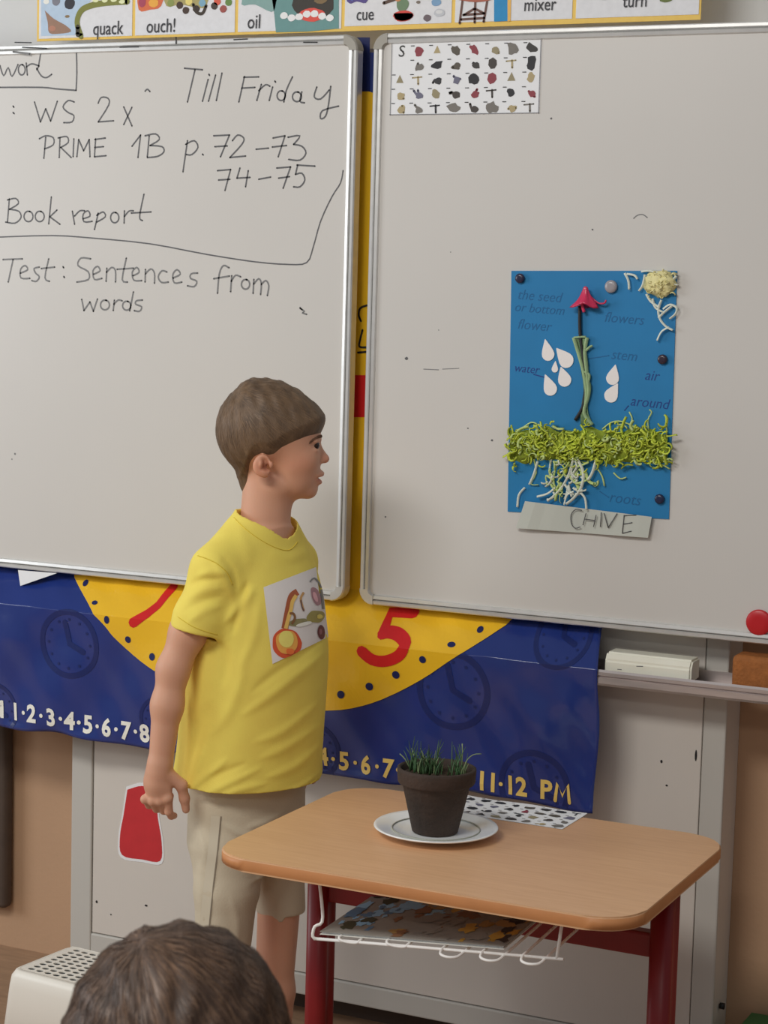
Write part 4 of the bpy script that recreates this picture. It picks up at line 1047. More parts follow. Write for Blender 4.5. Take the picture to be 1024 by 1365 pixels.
# left arm, behind the torso
EL2 = P(402,880,-.125); WR2 = P(395,990,-.10)
B.op(P_cone(LS, EL2, .028, .025), .02); B.op(P_cone(EL2, WR2, .027, .020), .01)
def hand(W_, dn, ac, fw, sc, bends, thumb):
    """W_ wrist, dn finger direction, ac across the knuckles (little -> index), fw palm-side normal"""
    dn, ac, fw = (np.array(v, float)/np.linalg.norm(v) for v in (dn, ac, fw))
    Rm = np.stack([ac, fw, dn])
    B.op(P_ell(W_+dn*.030*sc, (.026*sc, .0135*sc, .034*sc), Rm), .010)
    B.op(P_cone(W_-dn*.01, W_+dn*.02*sc, .0195*sc, .019*sc), .012)
    for i, (off, L_, r) in enumerate(((-.0215,.86,.0072),(-.0072,.98,.0078),(.0072,1.03,.0080),(.0212,.94,.0078))):
        k0 = W_+ac*off*sc+dn*(.050+(.004 if i in (1,2) else 0))*sc
        B.op(P_ell(k0-fw*.002, (.0088*sc,)*3), .005)
        p = k0; an = 0
        for j, sl_ in enumerate((.029,.019,.015)):
            an += bends[i][j]; d = dn*math.cos(an)+fw*math.sin(an); q = p+d*sl_*L_*sc
            B.op(P_cone(p, q, r*sc*(1-.06*j), r*sc*(.94-.08*j)), .003); p = q
    p = W_+ac*.018*sc+dn*.010*sc+fw*.004
    for (da, dd, df, L_, r0_, r1_) in thumb:
        d = ac*da+dn*dd+fw*df; d /= np.linalg.norm(d); q = p+d*L_*sc; B.op(P_cone(p, q, r0_*sc, r1_*sc), .005); p = q
dn = np.array([.05,.0,-1]); 
hand(WR+np.array([-.001,0,-.002]), (-.06,.0,-1), (.95,-.26,.12), (.28,.95,.05), .97,
     ((.85,1.45,1.0),(.80,1.35,.9),(.70,1.15,.8),(.28,.60,.40)), ((.75,.75,.35,.028,.0125,.0105),(.20,1,.25,.026,.0100,.0088),(.15,1,.15,.021,.0088,.0068)))
hand(WR2, (0,.05,-1), (.9,-.2,0), (-.2,-.9,0), .86, ((.3,.5,.4),)*4, ((.6,.8,.2,.028,.0125,.0105),(.2,1,.1,.024,.010,.009),(.1,1,.1,.02,.009,.007)))
# legs
def leg(top, kn, an, toe, rt=.050, rk=.037):
    B.op(P_cone(top, kn, rt, rk), .02); B.op(P_cone(kn, kn+(an-kn)*.35+np.array([-.006,.0,0]), .038, .041), .015)
    B.op(P_cone(kn+(an-kn)*.35+np.array([-.006,0,0]), an, .041, .025), .015); B.op(P_cone(an+np.array([0,0,-.01]), toe, .026, .020), .012); B.op(P_cone(an, an+(an-toe)*.22+np.array([0,0,-.02]), .024, .022), .01)
HR = P(306,1120,.035); HL = P(378,1110,-.045)
KR = P(300,1345,.05); KL = P(365,1322,-.05)
AR = np.array([KR[0]-.005, KR[1]+.01, .065]); AL = np.array([KL[0]-.01, KL[1]+.01, .065])
leg(HR, KR, AR, AR+np.array([.085,-.055,-.035])); leg(HL, KL, AL, AL+np.array([.095,-.035,-.035]), .042, .034)
lipz = P(424,637,0); earp = P(350,620,.066); nosep = P(436,612,0); cheek = P(400,618,.05)
def tint(p):
    c = np.ones((len(p), 3)); 
    def g(c0, r): return np.exp(-np.sum(((p-c0)/np.array(r))**2, 1))[:, None]
    L_ = g(lipz+np.array([.003,0,0]), (.011,.016,.0080)); c = c*(1-L_)+np.array([.86,.52,.54])*L_
    for a, r, cc in ((earp, (.02,.02,.024), (1.0,.80,.74)), (cheek, (.03,.03,.022), (1.0,.88,.84)), (nosep, (.012,.012,.010), (1,.86,.84)), (P(352,606,.06), (.03,.03,.018), (.95,.85,.8))):
        k = g(a, r); c = c*(1-k)+np.array(cc)*k
    k = g(P(355,622,.064), (.008,.012,.008)); c = c*(1-k*.8)+np.array([.42,.25,.2])*k*.8  # shade of the ear hollow painted into the skin tint
    return c
body_ob = B.mesh('body', M_skin, boy, tint)
# hair
Hh = Field(P(270,665,-.09)*0+np.array([P(270,600)[0], -.10, P(300,670)[2]]), np.array([P(455,600)[0], .10, P(300,485)[2]]), .002)
hx = np.array([270,312,322,330,336,342,350,360,368,378,392,408,424,440.]); hy_ = np.array([655,655,648,632,612,603,600,601,599,590,583,576,569,565.])
x_of = np.array([P(v, 590)[0] for v in hx]); z_of = np.array([P(350, v)[2] for v in hy_])
e1_, e2_ = P_ell(P(354,572,0), (61*u,54*u,60*u)), P_ell(P(388,572,0), (40*u,45*u,40*u))
nk = P_cone(P(352,640,0), P(350,712,0), 31*u, 33*u)
def hairfn(X, Y, Z):
    a = e1_[2](X, Y, Z); b = e2_[2](X, Y, Z); k = .015; h_ = np.maximum(k-np.abs(a-b), 0)/k; d = np.minimum(a, b)-h_*h_*k*.25
    c = nk[2](X, Y, Z); h_ = np.maximum(.02-np.abs(c-d), 0)/.02; d = np.minimum(c, d)-h_*h_*.02*.25
    zl = np.interp(X, x_of, z_of)-.004*np.abs(Y/.06)**2*0
    t = (Z-zl)
    inf = np.clip(t*.28+.0006, -.006, .0062)
    top = np.clip((Z-P(350,545)[2])/.03, 0, 1)*np.clip((X-P(310,545)[0])/.02, 0, 1)
    inf = inf+top*.0028+.0012*np.sin(X*260+Z*90)*np.clip(t/.05, 0, 1)*np.sin(Y*150+1)
    fr = np.exp(-((X-P(430,558)[0])/.018)**2-((Z-P(430,558)[2])/.022)**2)*.0060
    cow = np.exp(-((X-P(333,506)[0])/.022)**2-((Z-P(333,506)[2])/.02)**2)*.0035
    return d-inf-fr-cow
Hh.op(((-1,-1,-1),(1,1,2),hairfn), .0001)
hair = Hh.mesh('hair', M_hair1, boy)
# fine strands following the combed direction
def strands(ob, n, L_, wdt, dirf, m, name, parent, seed, keep, lift=.0006, seg=5, jit=.25):
    me = ob.data; nv = len(me.vertices); co = np.empty(nv*3, np.float32); no = np.empty(nv*3, np.float32)
    me.vertices.foreach_get('co', co); me.vertices.foreach_get('normal', no); co = co.reshape(-1,3); no = no.reshape(-1,3)
    bvh = BVHTree.FromObject(ob, bpy.context.evaluated_depsgraph_get()); r = np.random.RandomState(seed); V, Fc = [], []
    for i in r.choice(nv, min(nv, n), False):
        p = Vector(co[i].tolist()); 
        if not keep(p): continue
        nn = Vector(no[i].tolist()); d = Vector(dirf(p))+Vector(r.uniform(-jit, jit, 3).tolist()); l = L_*r.uniform(.6, 1.2)/seg; w0 = wdt*r.uniform(.6, 1.3); k0 = len(V); lf = lift*r.uniform(0, 2)
        for j in range(seg+1):
            d = (d-nn*d.dot(nn)); 
            if d.length < 1e-5: break
            d.normalize(); sd = nn.cross(d); t = j/seg; ww = w0*(1-t**2*.9)
            V += [p+nn*lf*math.sin(math.pi*min(1, t+.1))-sd*ww/2, p+nn*lf*math.sin(math.pi*min(1, t+.1))*1.0+sd*ww/2]
            if j < seg:
                q = p+d*l; hit = bvh.find_nearest(q)
                if hit[0] is None: break
                p = hit[0]; nn = hit[1]
        for j in range((len(V)-k0)//2-1): a = k0+2*j; Fc.append((a, a+1, a+3, a+2))
    o = mesh(name, V, Fc, m, parent, True); o['kind'] = 'stuff'; return o
crown = P(322,528,0)
def comb(p):
    d = np.array(p)-crown; d[1] *= .6; back = p[0] < crown[0]+.005
    return (d[0]*.9+(.0 if back else .6*abs(d[0])), d[1]*.8, d[2]-.25*abs(d[0]))
strands(hair, 3600, .020, .0009, comb, [M_hair1s], 'hair_strands', boy, 4, lambda p: p[2] > np.interp(p[0], x_of, z_of)+.018, .0004, 5, .008)
# eyes, brows
M_eye = mat('eye_white', (226,222,216), .2, k=1.2); M_iris = mat('dark_iris', (44,30,24), .15, k=1)
for s_ in (1, -1):
    c = P(417.8,593.5,s_*.0225)
    bm = bmesh.new(); bmesh.ops.create_uvsphere(bm, u_segments=24, v_segments=16, radius=.0094, matrix=Matrix.Translation(c)); ey = bobj('eyeball', bm, M_eye, boy, True)
    bm = bmesh.new(); bmesh.ops.create_uvsphere(bm, u_segments=20, v_segments=12, radius=.0086, matrix=Matrix.Translation(c+np.array([.0022,-s_*.0010,.0]))); bobj('iris', bm, M_iris, ey, True)
    mb = MB()
    mb.tube([Vector(v) for v in smooth_path([P(412.8,594.5,s_*.0310), P(416.5,591.0,s_*.0315), P(421.5,590.0,s_*.0285), P(425.8,591.6,s_*.0225)], 4)], .0010, 6); mb.build('eyelid_lashes', M_iris, boy)
bvb = BVHTree.FromObject(body_ob, bpy.context.evaluated_depsgraph_get())
for s_ in (1, -1):
    mb = MB(); r_ = random.Random(3)
    for k in range(210):
        t = (k % 70)/69; x = 409+18*t; y = 589.3-7.6*t**.8+r_.uniform(-1.9, 1.9)*(1-.5*abs(t-.4)); dv = s_*(.036-.022*t*t)
        q = bvb.find_nearest(Vector(P(x, y, dv)))
        a = q[0]; d = Vector((.6,0,.35)) if t > .6 else Vector((-.4,0,-.1)); mb.tube([a, a+q[1]*.0012+d*.0012, a+q[1]*.0006+Vector((-.0035,0,-.0005))], [.0008,.0008,.0003], 4)
    o_ = mb.build('eyebrow', mat('brown_brow', (138,104,82), .7, k=1), boy)

# shirt
S = Field((-.19,-.19,.60), (.16,.18,1.16), .0022)
def ssq(px, py, dv, a, b): q = P(px, py, dv); return (q[2], q[0], q[1], a, b)
S.op(P_loft([ssq(329,1095,.0,.138,.120), ssq(329,1055,0,.137,.119), ssq(333,1000,0,.130,.114), ssq(339,930,0,.128,.113), ssq(342,870,0,.127,.116), ssq(344,800,0,.122,.100), ssq(344,755,0,.112,.078), ssq(346,722,0,.085,.062), ssq(351,698,0,.058,.054), ssq(353,680,0,.045,.044)], TY, 2.25), .02)
S.op(P_cone(P(322,716,.03), P(286,757,.085), .030, .038), .035)
S.op(P_cone(P(372,712,-.03), P(396,745,-.09), .028, .034), .03)
# sleeves: solid with a flat end, hollowed after the folds are laid
SL = Field(S.lo, S.lo+(S.n-1)*S.h, S.h); SL.n = S.n; SL.a = np.full(S.n, .03, np.float32)
SL.op(P_cone(P(288,764,.080), P(267,824,.094), .038, .045), .02)
SL.op(P_cone(P(267,824,.094), P(257,864,.097), .045, .047), .01)
q0 = P(263,842,.096); dsl = P(256,868,.098)-P(272,800,.094); dsl /= np.linalg.norm(dsl)
SL.op((q0-.12, q0+.12, lambda X, Y, Z: -((X-q0[0])*dsl[0]+(Y-q0[1])*dsl[1]+(Z-q0[2])*dsl[2])), .003, 'cut')
q1 = P(402,838,-.118); dl = P(404,840,-.12)-P(396,750,-.09); dl /= np.linalg.norm(dl)
SL.op(P_cone(P(392,752,-.085), P(404,860,-.12), .032, .040), .02)
SL.op((q1-.09, q1+.09, lambda X, Y, Z: -((X-q1[0])*dl[0]+(Y-q1[1])*dl[1]+(Z-q1[2])*dl[2])), .003, 'cut')
h_ = np.maximum(.022-np.abs(S.a-SL.a), 0)/.022; S.a = np.minimum(S.a, SL.a)-h_*h_*.022*.25
def bump(Fd, pts, A, wd, front=.06):
    """displace the surface outwards (A > 0) or inwards along a line of photo points"""
    Q2 = [P(a, b, front) for a, b in smooth_path(pts, 3)]; Q2 = np.array(Q2)[:, [0, 2]]; n = len(Q2)
    sl, X, Y, Z = Fd.sub((Q2[:,0].min()-3*wd, -1, Q2[:,1].min()-3*wd), (Q2[:,0].max()+3*wd, .02, Q2[:,1].max()+3*wd))
    X2 = X[:, :, 0]; Z2 = Z[:, 0, :]; best = np.full((X2.shape[0], Z2.shape[1]), 1e9); 
    for i in range(n-1):
        a, d = Q2[i], Q2[i+1]-Q2[i]; t = np.clip(((X2-a[0])*d[0]+(Z2-a[1])*d[1])/(d@d+1e-12), 0, 1)
        dd = (X2-a[0]-t*d[0])**2+(Z2-a[1]-t*d[1])**2; s_ = (i+t)/(n-1); ww = wd*(.55+.45*np.sin(math.pi*np.clip(s_, 0, 1)))
        am = np.exp(-dd/(ww*ww))*np.sin(math.pi*np.clip(.06+.88*s_, 0, 1))**.8; best = am if i == 0 else np.maximum(best, am)
    Fd.a[sl] -= (.85*A*best).astype(np.float32)[:, None, :]
for pts, A, wd in (
    (((244,1060),(270,1034),(305,1002)), .0042, .0075), (((249,1066),(290,1040),(348,1014)), .0042, .0070), (((292,1054),(320,1040),(356,1034)), .0030, .006),
    (((247,1050),(262,1020),(275,990)), .0036, .008), (((340,780),(327,797),(306,820)), .0055, .008), (((348,800),(342,838),(322,885)), .0035, .009), (((428,876),(385,904),(331,940)), .0042, .009),
    (((330,880),(312,930),(288,968)), .0036, .010), (((424,940),(380,968),(345,978)), .0030, .008), (((290,742),(304,760),(314,792)), .0042, .008), (((268,762),(285,755),(308,757)), .0030, .007),
    (((250,792),(275,779),(300,776)), .0036, .008), (((258,818),(280,804),(298,800)), .0030, .007), (((426,1000),(395,1018),(360,1026)), .0032, .008), (((250,920),(254,975),(246,1030)), .0040, .009),
    (((425,1037),(380,1054),(320,1062)), .0026, .006), (((352,1000),(385,990),(424,972)), .0030, .008), (((360,735),(385,745),(410,740)), .0022, .009), (((275,860),(272,900),(262,950)), .0036, .010),
    (((332,772),(324,800),(314,835)), -.0050, .0065), (((300,845),(305,875),(300,905)), -.0045, .008), (((254,1054),(285,1026),(330,1006)), -.0034, .006), (((300,737),(312,754),(318,778)), -.0036, .006),
    (((340,912),(372,888),(424,860)), -.0032, .007), (((262,1000),(272,965),(285,930)), -.0032, .009), (((262,1066),(300,1052),(345,1046)), -.0022, .005), (((320,700),(330,725),(334,750)), .0020, .010), (((256,775),(275,766),(296,765)), -.0026, .006), (((250,806),(275,793),(298,788)), -.0026, .006)):
    bump(S, pts, A, wd*1.15)
S.op(P_cone(q0-dsl*.038, q0-dsl*.045, .0360, .0330), .003, 'cut'); S.op((q0-.05, q0+.05, lambda X, Y, Z: np.maximum(np.maximum((X-q0[0])*dsl[0]+(Y-q0[1])*dsl[1]+(Z-q0[2])*dsl[2]-.006, -((X-q0[0])*dsl[0]+(Y-q0[1])*dsl[1]+(Z-q0[2])*dsl[2])-.036), np.sqrt((X-q0[0])**2+(Y-q0[1])**2+(Z-q0[2])**2-((X-q0[0])*dsl[0]+(Y-q0[1])*dsl[1]+(Z-q0[2])*dsl[2])**2+1e-9)-.0395)), .003, 'cut')
# openings
def plane(px, py, nx_, nz_): 
    q = P(px, py, 0); n_ = np.array([nx_, nz_])/math.hypot(nx_, nz_)
    return lambda X, Y, Z: (X-q[0])*n_[0]+(Z-q[2])*n_[1]+0*Y
# hem: lower boundary curve (front drops, right rises with the view)
hemx = np.array([P(v, 1080)[0] for v in (225,240,270,300,340,380,405,428,440)]); hemz = np.array([P(330, v, .08)[2] for v in (1057,1066,1079,1086,1083,1071,1061,1048,1040)])
hemzb = np.full(len(hemx), P(330,1040,0)[2])
def hemcut(X, Y, Z):
    f_ = np.interp(X, hemx, hemz).astype(np.float32); return Z-f_-np.maximum(Y+.02, 0)*.12-.0012*np.sin(X*90)
S.op(((-1,-1,.5),(1,1,.80),hemcut), .003, 'cut')
inner = P_loft([ssq(329,1150,.0,.134,.116), ssq(329,1055,0,.133,.115), ssq(331,1030,0,.126,.108), ssq(333,1025,0,.11,.09)], TY, 2.25)
S.op(inner, .003, 'cut')
# neckline
nkc = P(352,706,.0)
def neckcut(X, Y, Z):
    a = P(352,640,0); 
    ux = (X-nkc[0]-.001); uy = Y-nkc[1]
    # turned ellipse following the torso
    c_, s_ = math.cos(TY), math.sin(TY); p_ = ux*c_+uy*s_; q_ = -ux*s_+uy*c_
    dd = (np.sqrt((p_/.0555)**2+((q_+.006)/.047)**2)-1)*.045
    zf = nkc[2]-.004+.50*q_-.02*p_   # slanted floor: lower at the front
    return np.maximum(dd, zf-Z)
S.op((nkc-.09, nkc+.09, neckcut), .003, 'cut')
shirt = S.mesh('t_shirt', M_shirt, boy)
md = shirt.modifiers.new('smooth', 'SMOOTH'); md.factor = .5; md.iterations = 2
# collar rib and stitched hems
bvs = BVHTree.FromObject(shirt, bpy.context.evaluated_depsgraph_get())
def on_shirt(px, py, off=.0):
    c = FB.loc(CAM); r = ray(px, py); d = Vector((r[0]*CA+r[1]*SA, -r[0]*SA+r[1]*CA, r[2])).normalized()
    h_ = bvs.ray_cast(Vector(c), d)
    return None if h_[0] is None or h_[0].y > .13 else h_[0]+h_[1]*off
# printed square on the chest
def patch(poly, m, name, off, parent, nu=14, nv=16):
    """poly: four px corners (tl, tr, br, bl)"""
    tl, tr, br, bl = (np.array(v, float) for v in poly); V, Fc, idx = [], [], {}
    for j in range(nv+1):
        for i in range(nu+1):
            uu, vv = i/nu, j/nv; q = (tl*(1-uu)+tr*uu)*(1-vv)+(bl*(1-uu)+br*uu)*vv
            h_ = on_shirt(q[0], q[1], off)
            if h_ is not None: idx[(i, j)] = len(V); V.append(h_)
    for j in range(nv):
        for i in range(nu):
            ks = [(i,j),(i,j+1),(i+1,j+1),(i+1,j)]
            if all(k in idx for k in ks): Fc.append(tuple(idx[k] for k in ks))
    return mesh(name, V, Fc, m, parent, True)
pt = patch(((351,783),(426,754),(437,849),(363,885)), mat('white_print_ground', (208,204,202), .7, k=1.35), 'chest_print', .0012, shirt)
def shape(poly, m, lay, name='print_motif'):
    P_ = smooth_path(list(poly)+[poly[0]], 3)[:-1]; c = np.mean(P_, axis=0); rings_ = [.5, 1.0]; V = []; 
    n = len(P_); h0 = on_shirt(c[0], c[1], .0016+lay*.0004)
    if h0 is None: return
    V.append(h0)
    for s__ in rings_:
        for q in P_:
            z = c+(q-c)*s__; h_ = on_shirt(z[0], z[1], .0016+lay*.0004); V.append(h_ if h_ is not None else V[-1])
    Fc = [(0, 1+k, 1+(k+1) % n) for k in range(n)]+[(1+k, 1+n+k, 1+n+(k+1) % n, 1+(k+1) % n) for k in range(n)]
    mesh(name, V, Fc, m, pt, True)
def el(cx, cy, rx, ry, n=12, j=.1, seed=1, rot=0.):
    r = random.Random(seed); return [(cx+rx*math.cos(a)*math.cos(rot)*k-ry*math.sin(a)*math.sin(rot)*k, cy+rx*math.cos(a)*math.sin(rot)*k+ry*math.sin(a)*math.cos(rot)*k) for a in np.linspace(0, 6.283, n, endpoint=False) for k in [1+r.uniform(-j, j)]]
def ribp(pts, w_):
    p = [np.array(a, float) for a in smooth_path(pts, 3)]; L_, R_ = [], []
    for i in range(len(p)):
        d = p[min(i+1, len(p)-1)]-p[max(i-1, 0)]; d /= np.linalg.norm(d)+1e-9; n = np.array([-d[1], d[0]])*w_/2; L_.append(p[i]+n); R_.append(p[i]-n)
    return L_, R_
def stroke(pts, w_, m, lay):
    L_, R_ = ribp(pts, w_); V, Fc = [], []
    for a, b in zip(L_, R_):
        h1, h2 = on_shirt(a[0], a[1], .0016+lay*.0004), on_shirt(b[0], b[1], .0016+lay*.0004)
        if h1 is None or h2 is None: return
        V += [h1, h2]
    Fc = [(2*i, 2*i+1, 2*i+3, 2*i+2) for i in range(len(L_)-1)]; mesh('print_motif', V, Fc, m, pt, True)
shape(el(381.5,857,19,19.5,14,.08,2), fm((188,76,44)), 0); shape(el(381.5,856,15,15.5,12,.06,3), fm((226,150,70)), 1); shape(el(381,852,10,11.5,12,.05,4), fm((222,196,104)), 2)
shape(el(386,868,5,4,8,.15,5), fm((206,104,52)), 3)
stroke([(379,838),(382,822),(384,812),(386,802),(389,794),(396,789)], 9, fm((150,80,50)), 0); stroke([(380,838),(384,822),(387,812),(389,802),(394,794)], 5, fm((222,170,90)), 1.5)
stroke([(388,832),(392,824),(390,818),(385,818)], 3, fm((120,84,50)), 2.2)
stroke([(404,790),(400,798),(402,808),(404,814)], 3, fm((170,130,80)), 1); stroke([(400,800),(401,808),(404,815)], 1.6, fm((90,70,70)), 2)
shape(el(396,830,13,5,10,.12,6,-.2), fm((128,122,84)), 0); shape(el(420,822,13,8.5,10,.12,7,-.15), fm((140,130,72)), .6); shape(el(404,832,11,2.5,10,.05,8,-.25), fm((206,206,196)), 2)
shape(el(425,822,4,3,8,.1,9), fm((196,180,90)), 2)
shape(el(420,795,5.5,13,12,.08,10,-.35), fm((150,112,118)), 1); shape(el(419,796,2.6,7,10,.08,11,-.35), fm((196,150,156)), 2)
stroke([(412,776),(418,771),(424,777),(427,784)], 2, fm((110,112,112)), 1); stroke([(427,786),(429,800),(430,812)], 3, fm((112,110,106)), 1)
shape(el(427,843,5,9.5,10,.06,12,-.05), fm((92,48,48)), 1); shape(el(426,842,2,4,8,.06,13), fm((130,84,88)), 2)
# hem stitching line
def line_on(pts, r, name, m):
    L_ = [on_shirt(a, b, .0004) for a, b in smooth_path(pts, 5)]; L_ = [v for v in L_ if v is not None]
    if len(L_) > 3: mb = MB(); mb.tube(L_, r, 5); mb.build(name, m, shirt)
M_st = mat('yellow_stitching', (206,184,62), .9, k=1.25)
line_on([(238,1046),(262,1066),(300,1075),(340,1073),(380,1061),(405,1050),(424,1038)], .0007, 'hem_stitch', M_st)
line_on([(237,822),(255,834),(275,842),(290,846)], .0006, 'hem_stitch', M_st)
line_on([(312,690),(326,704),(348,720),(370,731),(386,733),(397,722)], .0007, 'collar_stitch', M_st)
line_on([(264,741),(276,745),(290,752),(303,764),(310,780)], .0008, 'sleeve_seam', M_st)

# shorts
T = Field((-.17,-.16,.30), (.13,.14,.78), .0025)
T.op(P_loft([row(1150,325,.088,.074), row(1120,327,.106,.086), row(1080,329,.108,.086), row(1035,331,.106,.084)], TY, 2.3), .02)
T.op(P_cone(P(304,1130,.045), P(302,1185,.055), .060, .055), .02); T.op(P_cone(P(302,1185,.055), P(296,1282,.06), .055, .047), .01)
T.op(P_cone(P(366,1120,-.045), P(376,1230,-.055), .052, .043), .012)
for pts, A, wd in ((((262,1100),(272,1125),(276,1150)), .004, .009), (((300,1095),(325,1108),(350,1112)), .004, .008), (((330,1100),(355,1096),(380,1086)), .004, .008), (((310,1190),(318,1220),(318,1250)), .003, .008), (((268,1150),(266,1190),(272,1230)), .004, .010), (((345,1160),(350,1185),(346,1210)), .003, .008)): bump(T, pts, A, wd, .08)
zr = P(300,1262,.06)[2]; zl_ = P(370,1214,-.05)[2]
def tcut(X, Y, Z): return Z-np.where(Y > 0+(X-P(335,1220)[0])*(-.9)*0+.0-.0, zl_, zr)
T.op(((-1,.0,.2),(1,1,zl_+.0),lambda X, Y, Z: np.maximum(Z-zl_, .012-Y)), .002, 'cut')
T.op(((-1,-1,.2),(1,1,zr),lambda X, Y, Z: Z-zr-.0*X), .002, 'cut')
T.op(P_cone(P(296,1292,.06), P(298,1245,.058), .044, .040), .003, 'cut'); T.op(P_cone(P(377,1240,-.055), P(375,1200,-.053), .0395, .036), .003, 'cut')
shorts = T.mesh('shorts', M_shorts, boy)
bvt = BVHTree.FromObject(shorts, bpy.context.evaluated_depsgraph_get())
def on_shorts(px, py, off=.0):
    c = FB.loc(CAM); r = ray(px, py); d = Vector((r[0]*CA+r[1]*SA, -r[0]*SA+r[1]*CA, r[2])).normalized(); h_ = bvt.ray_cast(Vector(c), d)
    return None if h_[0] is None or h_[0].y > .13 else h_[0]+h_[1]*off
for pts, w_, m, nm in ((((288,1088),(284,1130),(278,1180),(272,1240)), 12, mat('pale_side_tape', (188,180,160), .85, k=1.32), 'side_tape'), (((295,1088),(291,1130),(285,1180),(279,1240)), 1.4, mat('seam_thread', (130,120,104), .9, k=1.2), 'side_seam')):
    L_, R_ = ribp(pts, w_); V = []
    for a, b in zip(L_, R_):
        h1, h2 = on_shorts(a[0], a[1], .001), on_shorts(b[0], b[1], .001)
        if h1 is not None and h2 is not None: V += [h1, h2]
    mesh(nm, V, [(2*i, 2*i+1, 2*i+3, 2*i+2) for i in range(len(V)//2-1)], m, shorts, True)
# socks and shoes (below the frame)
M_shoe = mat('grey_trainer', (120,122,126), .7); M_sole = mat('white_sole', (210,210,208), .7)
for A_, T_ in ((AR, AR+np.array([.085,-.055,-.035])), (AL, AL+np.array([.095,-.035,-.035]))):
    Sf = Field(np.minimum(A_, T_)-np.array([.08,.08,.07]), np.maximum(A_, T_)+np.array([.07,.07,.02]), .004)
    hl = A_+(A_-T_)*.22+np.array([0,0,-.02])
    Sf.op(P_cone(hl, T_, .034, .033), .02); Sf.op(P_cone(A_+np.array([0,0,-.012]), T_, .036, .028), .02)
    Sf.op(((-1,-1,-1),(1,1,.012),lambda X, Y, Z: Z-.012+0*X), .002, 'cut'); Sf.op(P_cone(A_, A_+np.array([0,0,.05]), .027, .03), .004, 'cut')
    sh_ = Sf.mesh('shoe', M_shoe, boy)
    Sg = Field(np.minimum(A_, T_)-np.array([.08,.08,.07]), np.maximum(A_, T_)+np.array([.07,.07,.02]), .004)
    Sg.op(P_cone((hl[0],hl[1],.02), (T_[0],T_[1],.02), .036, .036), .02); Sg.op(((-1,-1,-1),(1,1,.0005),lambda X, Y, Z: Z-.0005+0*X), .001, 'cut'); Sg.op(((-1,-1,.013),(1,1,1),lambda X, Y, Z: .013-Z+0*X), .001, 'cut')
    Sg.mesh('sole', M_sole, sh_)

# ------------------------------------------------------------------ seated child in the foreground
g = CAM + ray(237,1380)*(1.53/F)
FG = Frame(g[0], g[1]); Q = FG.P; v_ = FG.s
kid = thing('person', 'seated child seen from behind, only the dark brown hair in view', 'person', (g[0],g[1],0), YAW)
HC = Q(236,1390,0)
B = Field((HC[0]-.26, -.20, 0), (HC[0]+.26, .52, HC[2]+.14), .004)
B.op(P_ell(HC, (.077,.092,.080)), .01); B.op(P_ell(HC+np.array([0,.035,-.055]), (.056,.055,.060)), .02)
B.op(P_ell(HC+np.array([0,.098,-.045]), (.012,.014,.016)), .012)
for s_ in (-1, 1): B.op(P_ell(HC+np.array([s_*.079,.0,-.035]), (.008,.018,.025)), .006)
B.op(P_cone(HC+np.array([0,-.01,-.07]), HC+np.array([0,-.02,-.17]), .045, .05), .02)
NB = HC+np.array([0,-.02,-.17])
B.op(P_loft([(NB[2]-.38,NB[0],NB[1],.12,.09),(NB[2]-.2,NB[0],NB[1],.12,.085),(NB[2]-.05,NB[0],NB[1],.14,.07),(NB[2]+.01,NB[0],NB[1],.06,.05)], 0), .03)
for s_ in (-1, 1):
    sh = NB+np.array([s_*.145,0,-.045]); el_ = sh+np.array([s_*.02,.05,-.20]); wr_ = el_+np.array([-s_*.05,.17,-.02]); hip = NB+np.array([s_*.065,.02,-.40]); kn = hip+np.array([s_*.02,.32,.0]); an_ = np.array([kn[0], kn[1]+.02, .065])
    B.op(P_cone(sh, el_, .037, .028), .02); B.op(P_cone(el_, wr_, .028, .020), .01)
    hand(wr_, (-s_*.2,1,-.1), (-s_,0,0), (0,-.1,-1), .85, ((.3,.4,.3),)*4, ((.7,.8,.2,.028,.0125,.0105),(.3,1,.1,.024,.010,.009),(.1,1,.1,.02,.009,.007)))
    B.op(P_cone(hip, kn, .062, .046), .02); B.op(P_cone(kn, an_, .044, .027), .015); B.op(P_cone(an_, an_+np.array([0,.11,-.038]), .027, .022), .01)
kb = B.mesh('body', M_skin, kid, lambda p: np.ones((len(p), 3)))
M_hair2 = mat('dark_brown_hair', (92,70,54), .5, k=1.15, col2=(60,45,36), nscale=16, stretch=(3,2,1), bump=.3, bscale=120)
M_hair2s = mat('dark_brown_hair_strand', (104,80,62), .45, k=1.25, noise=.4, nscale=45)
M_hair2t = mat('deep_brown_hair_strand', (76,57,45), .55, k=1.15, noise=.3, nscale=45)
K = Field(HC-np.array([.11,.12,.14]), HC+np.array([.11,.12,.12]), .0025)
def hk(X, Y, Z):
    x, y, z = X-HC[0], Y-HC[1], Z-HC[2]
    d = P_ell(HC, (.0845,.099,.0865))[2](X, Y, Z)
    th_ = np.arctan2(x, z); ph = np.arctan2(y, np.sqrt(x*x+z*z))
    d = d-.0012*np.sin(th_*17+ph*4)-.0020*np.abs(np.sin(th_*7+2*np.sin(ph*3)))-.0006*np.sin(th_*41+1+ph*7)
    face = np.maximum(.035-y, z-.045+.0*x)      # face opening at the far side
    return np.maximum(d, -np.maximum(.045-y, z-.03))
K.op(((-1,-1,-1),(1,1,2),hk), .001)
K.op(P_ell(HC+np.array([0,.02,-.12]), (.09,.10,.06)), .01, 'cut')
khair = K.mesh('hair', M_hair2, kid)
md = khair.modifiers.new('smooth', 'SMOOTH'); md.factor = .5; md.iterations = 2
cr = HC+np.array([-.022,-.012,.088])
def comb2(p):
    d = np.array(p)-cr; return (d[0]*1.3+.01*math.sin(p[2]*60), d[1], d[2])
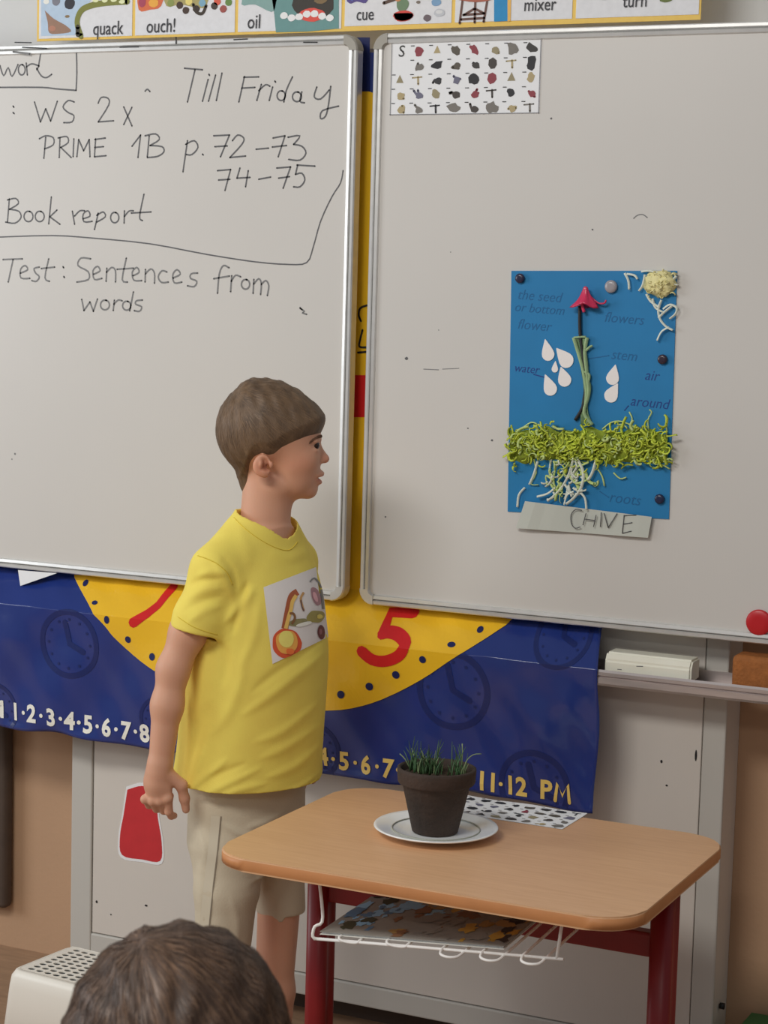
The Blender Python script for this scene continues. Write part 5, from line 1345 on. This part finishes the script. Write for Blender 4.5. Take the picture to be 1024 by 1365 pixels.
strands(khair, 9000, .055, .0008, comb2, [M_hair2s], 'hair_strands', kid, 8, lambda p: p[1] < HC[1]+.05, .0007, 6, .006)
strands(khair, 9000, .050, .0009, comb2, [M_hair2t], 'hair_strands', kid, 18, lambda p: p[1] < HC[1]+.05, .0009, 6, .006)
Kt = Field((HC[0]-.24,-.20,.36), (HC[0]+.24,.30,NB[2]+.04), .005)
Kt.op(P_loft([(NB[2]-.42,NB[0],NB[1],.135,.105),(NB[2]-.2,NB[0],NB[1],.135,.10),(NB[2]-.05,NB[0],NB[1],.155,.082),(NB[2]+.015,NB[0],NB[1],.065,.058)], 0), .03)
for s_ in (-1, 1):
    sh = NB+np.array([s_*.145,0,-.045]); el_ = sh+np.array([s_*.02,.05,-.20]); Kt.op(P_cone(sh, sh+(el_-sh)*.75, .050, .046), .02)
Kt.op(P_cone(NB+np.array([0,0,-.02]), NB+np.array([0,.01,.1]), .054, .06), .003, 'cut')
Kt.mesh('jumper', mat('grey_blue_cotton', (96,104,120), .9), kid)
Ks = Field((HC[0]-.20,-.18,.25), (HC[0]+.20,.50,.62), .005)
for s_ in (-1, 1):
    hip = NB+np.array([s_*.065,.02,-.40]); kn = hip+np.array([s_*.02,.32,.0]); Ks.op(P_cone(hip, kn-np.array([0,.05,0]), .074, .062), .03)
Ks.mesh('shorts', mat('dark_blue_cotton', (60,64,84), .9), kid)
# the chair this child sits on
hz = NB[2]-.40-.076
cx_, cy_ = NB[0], NB[1]
t = thing('classroom_chair', 'beech classroom chair under the seated child, below the frame', 'chair', (g[0],g[1],0), YAW)
box('seat', (cx_-.17,cy_-.12,hz-.012), (cx_+.17,cy_+.24,hz), M_wood, t, .008)
box('backrest', (cx_-.16,cy_-.150,hz+.10), (cx_+.16,cy_-.136,hz+.26), M_wood, t, .005)
for s_ in (-1, 1):
    for yy in (-1, 1):
        mb = MB(); mb.tube([Vector((cx_+s_*.14,cy_+.06+yy*.13,hz-.012)), Vector((cx_+s_*.16,cy_+.06+yy*.17,0))], .011, 10); mb.build('leg', M_legred, t)
    mb = MB(); mb.tube([Vector((cx_+s_*.14,cy_-.10,hz-.012)), Vector((cx_+s_*.14,cy_-.146,hz+.06)), Vector((cx_+s_*.14,cy_-.144,hz+.24))], .009, 10); mb.build('back_post', M_legred, t)
# drop helper leftovers
for me in [m_ for m_ in bpy.data.meshes if m_.users == 0]: bpy.data.meshes.remove(me)
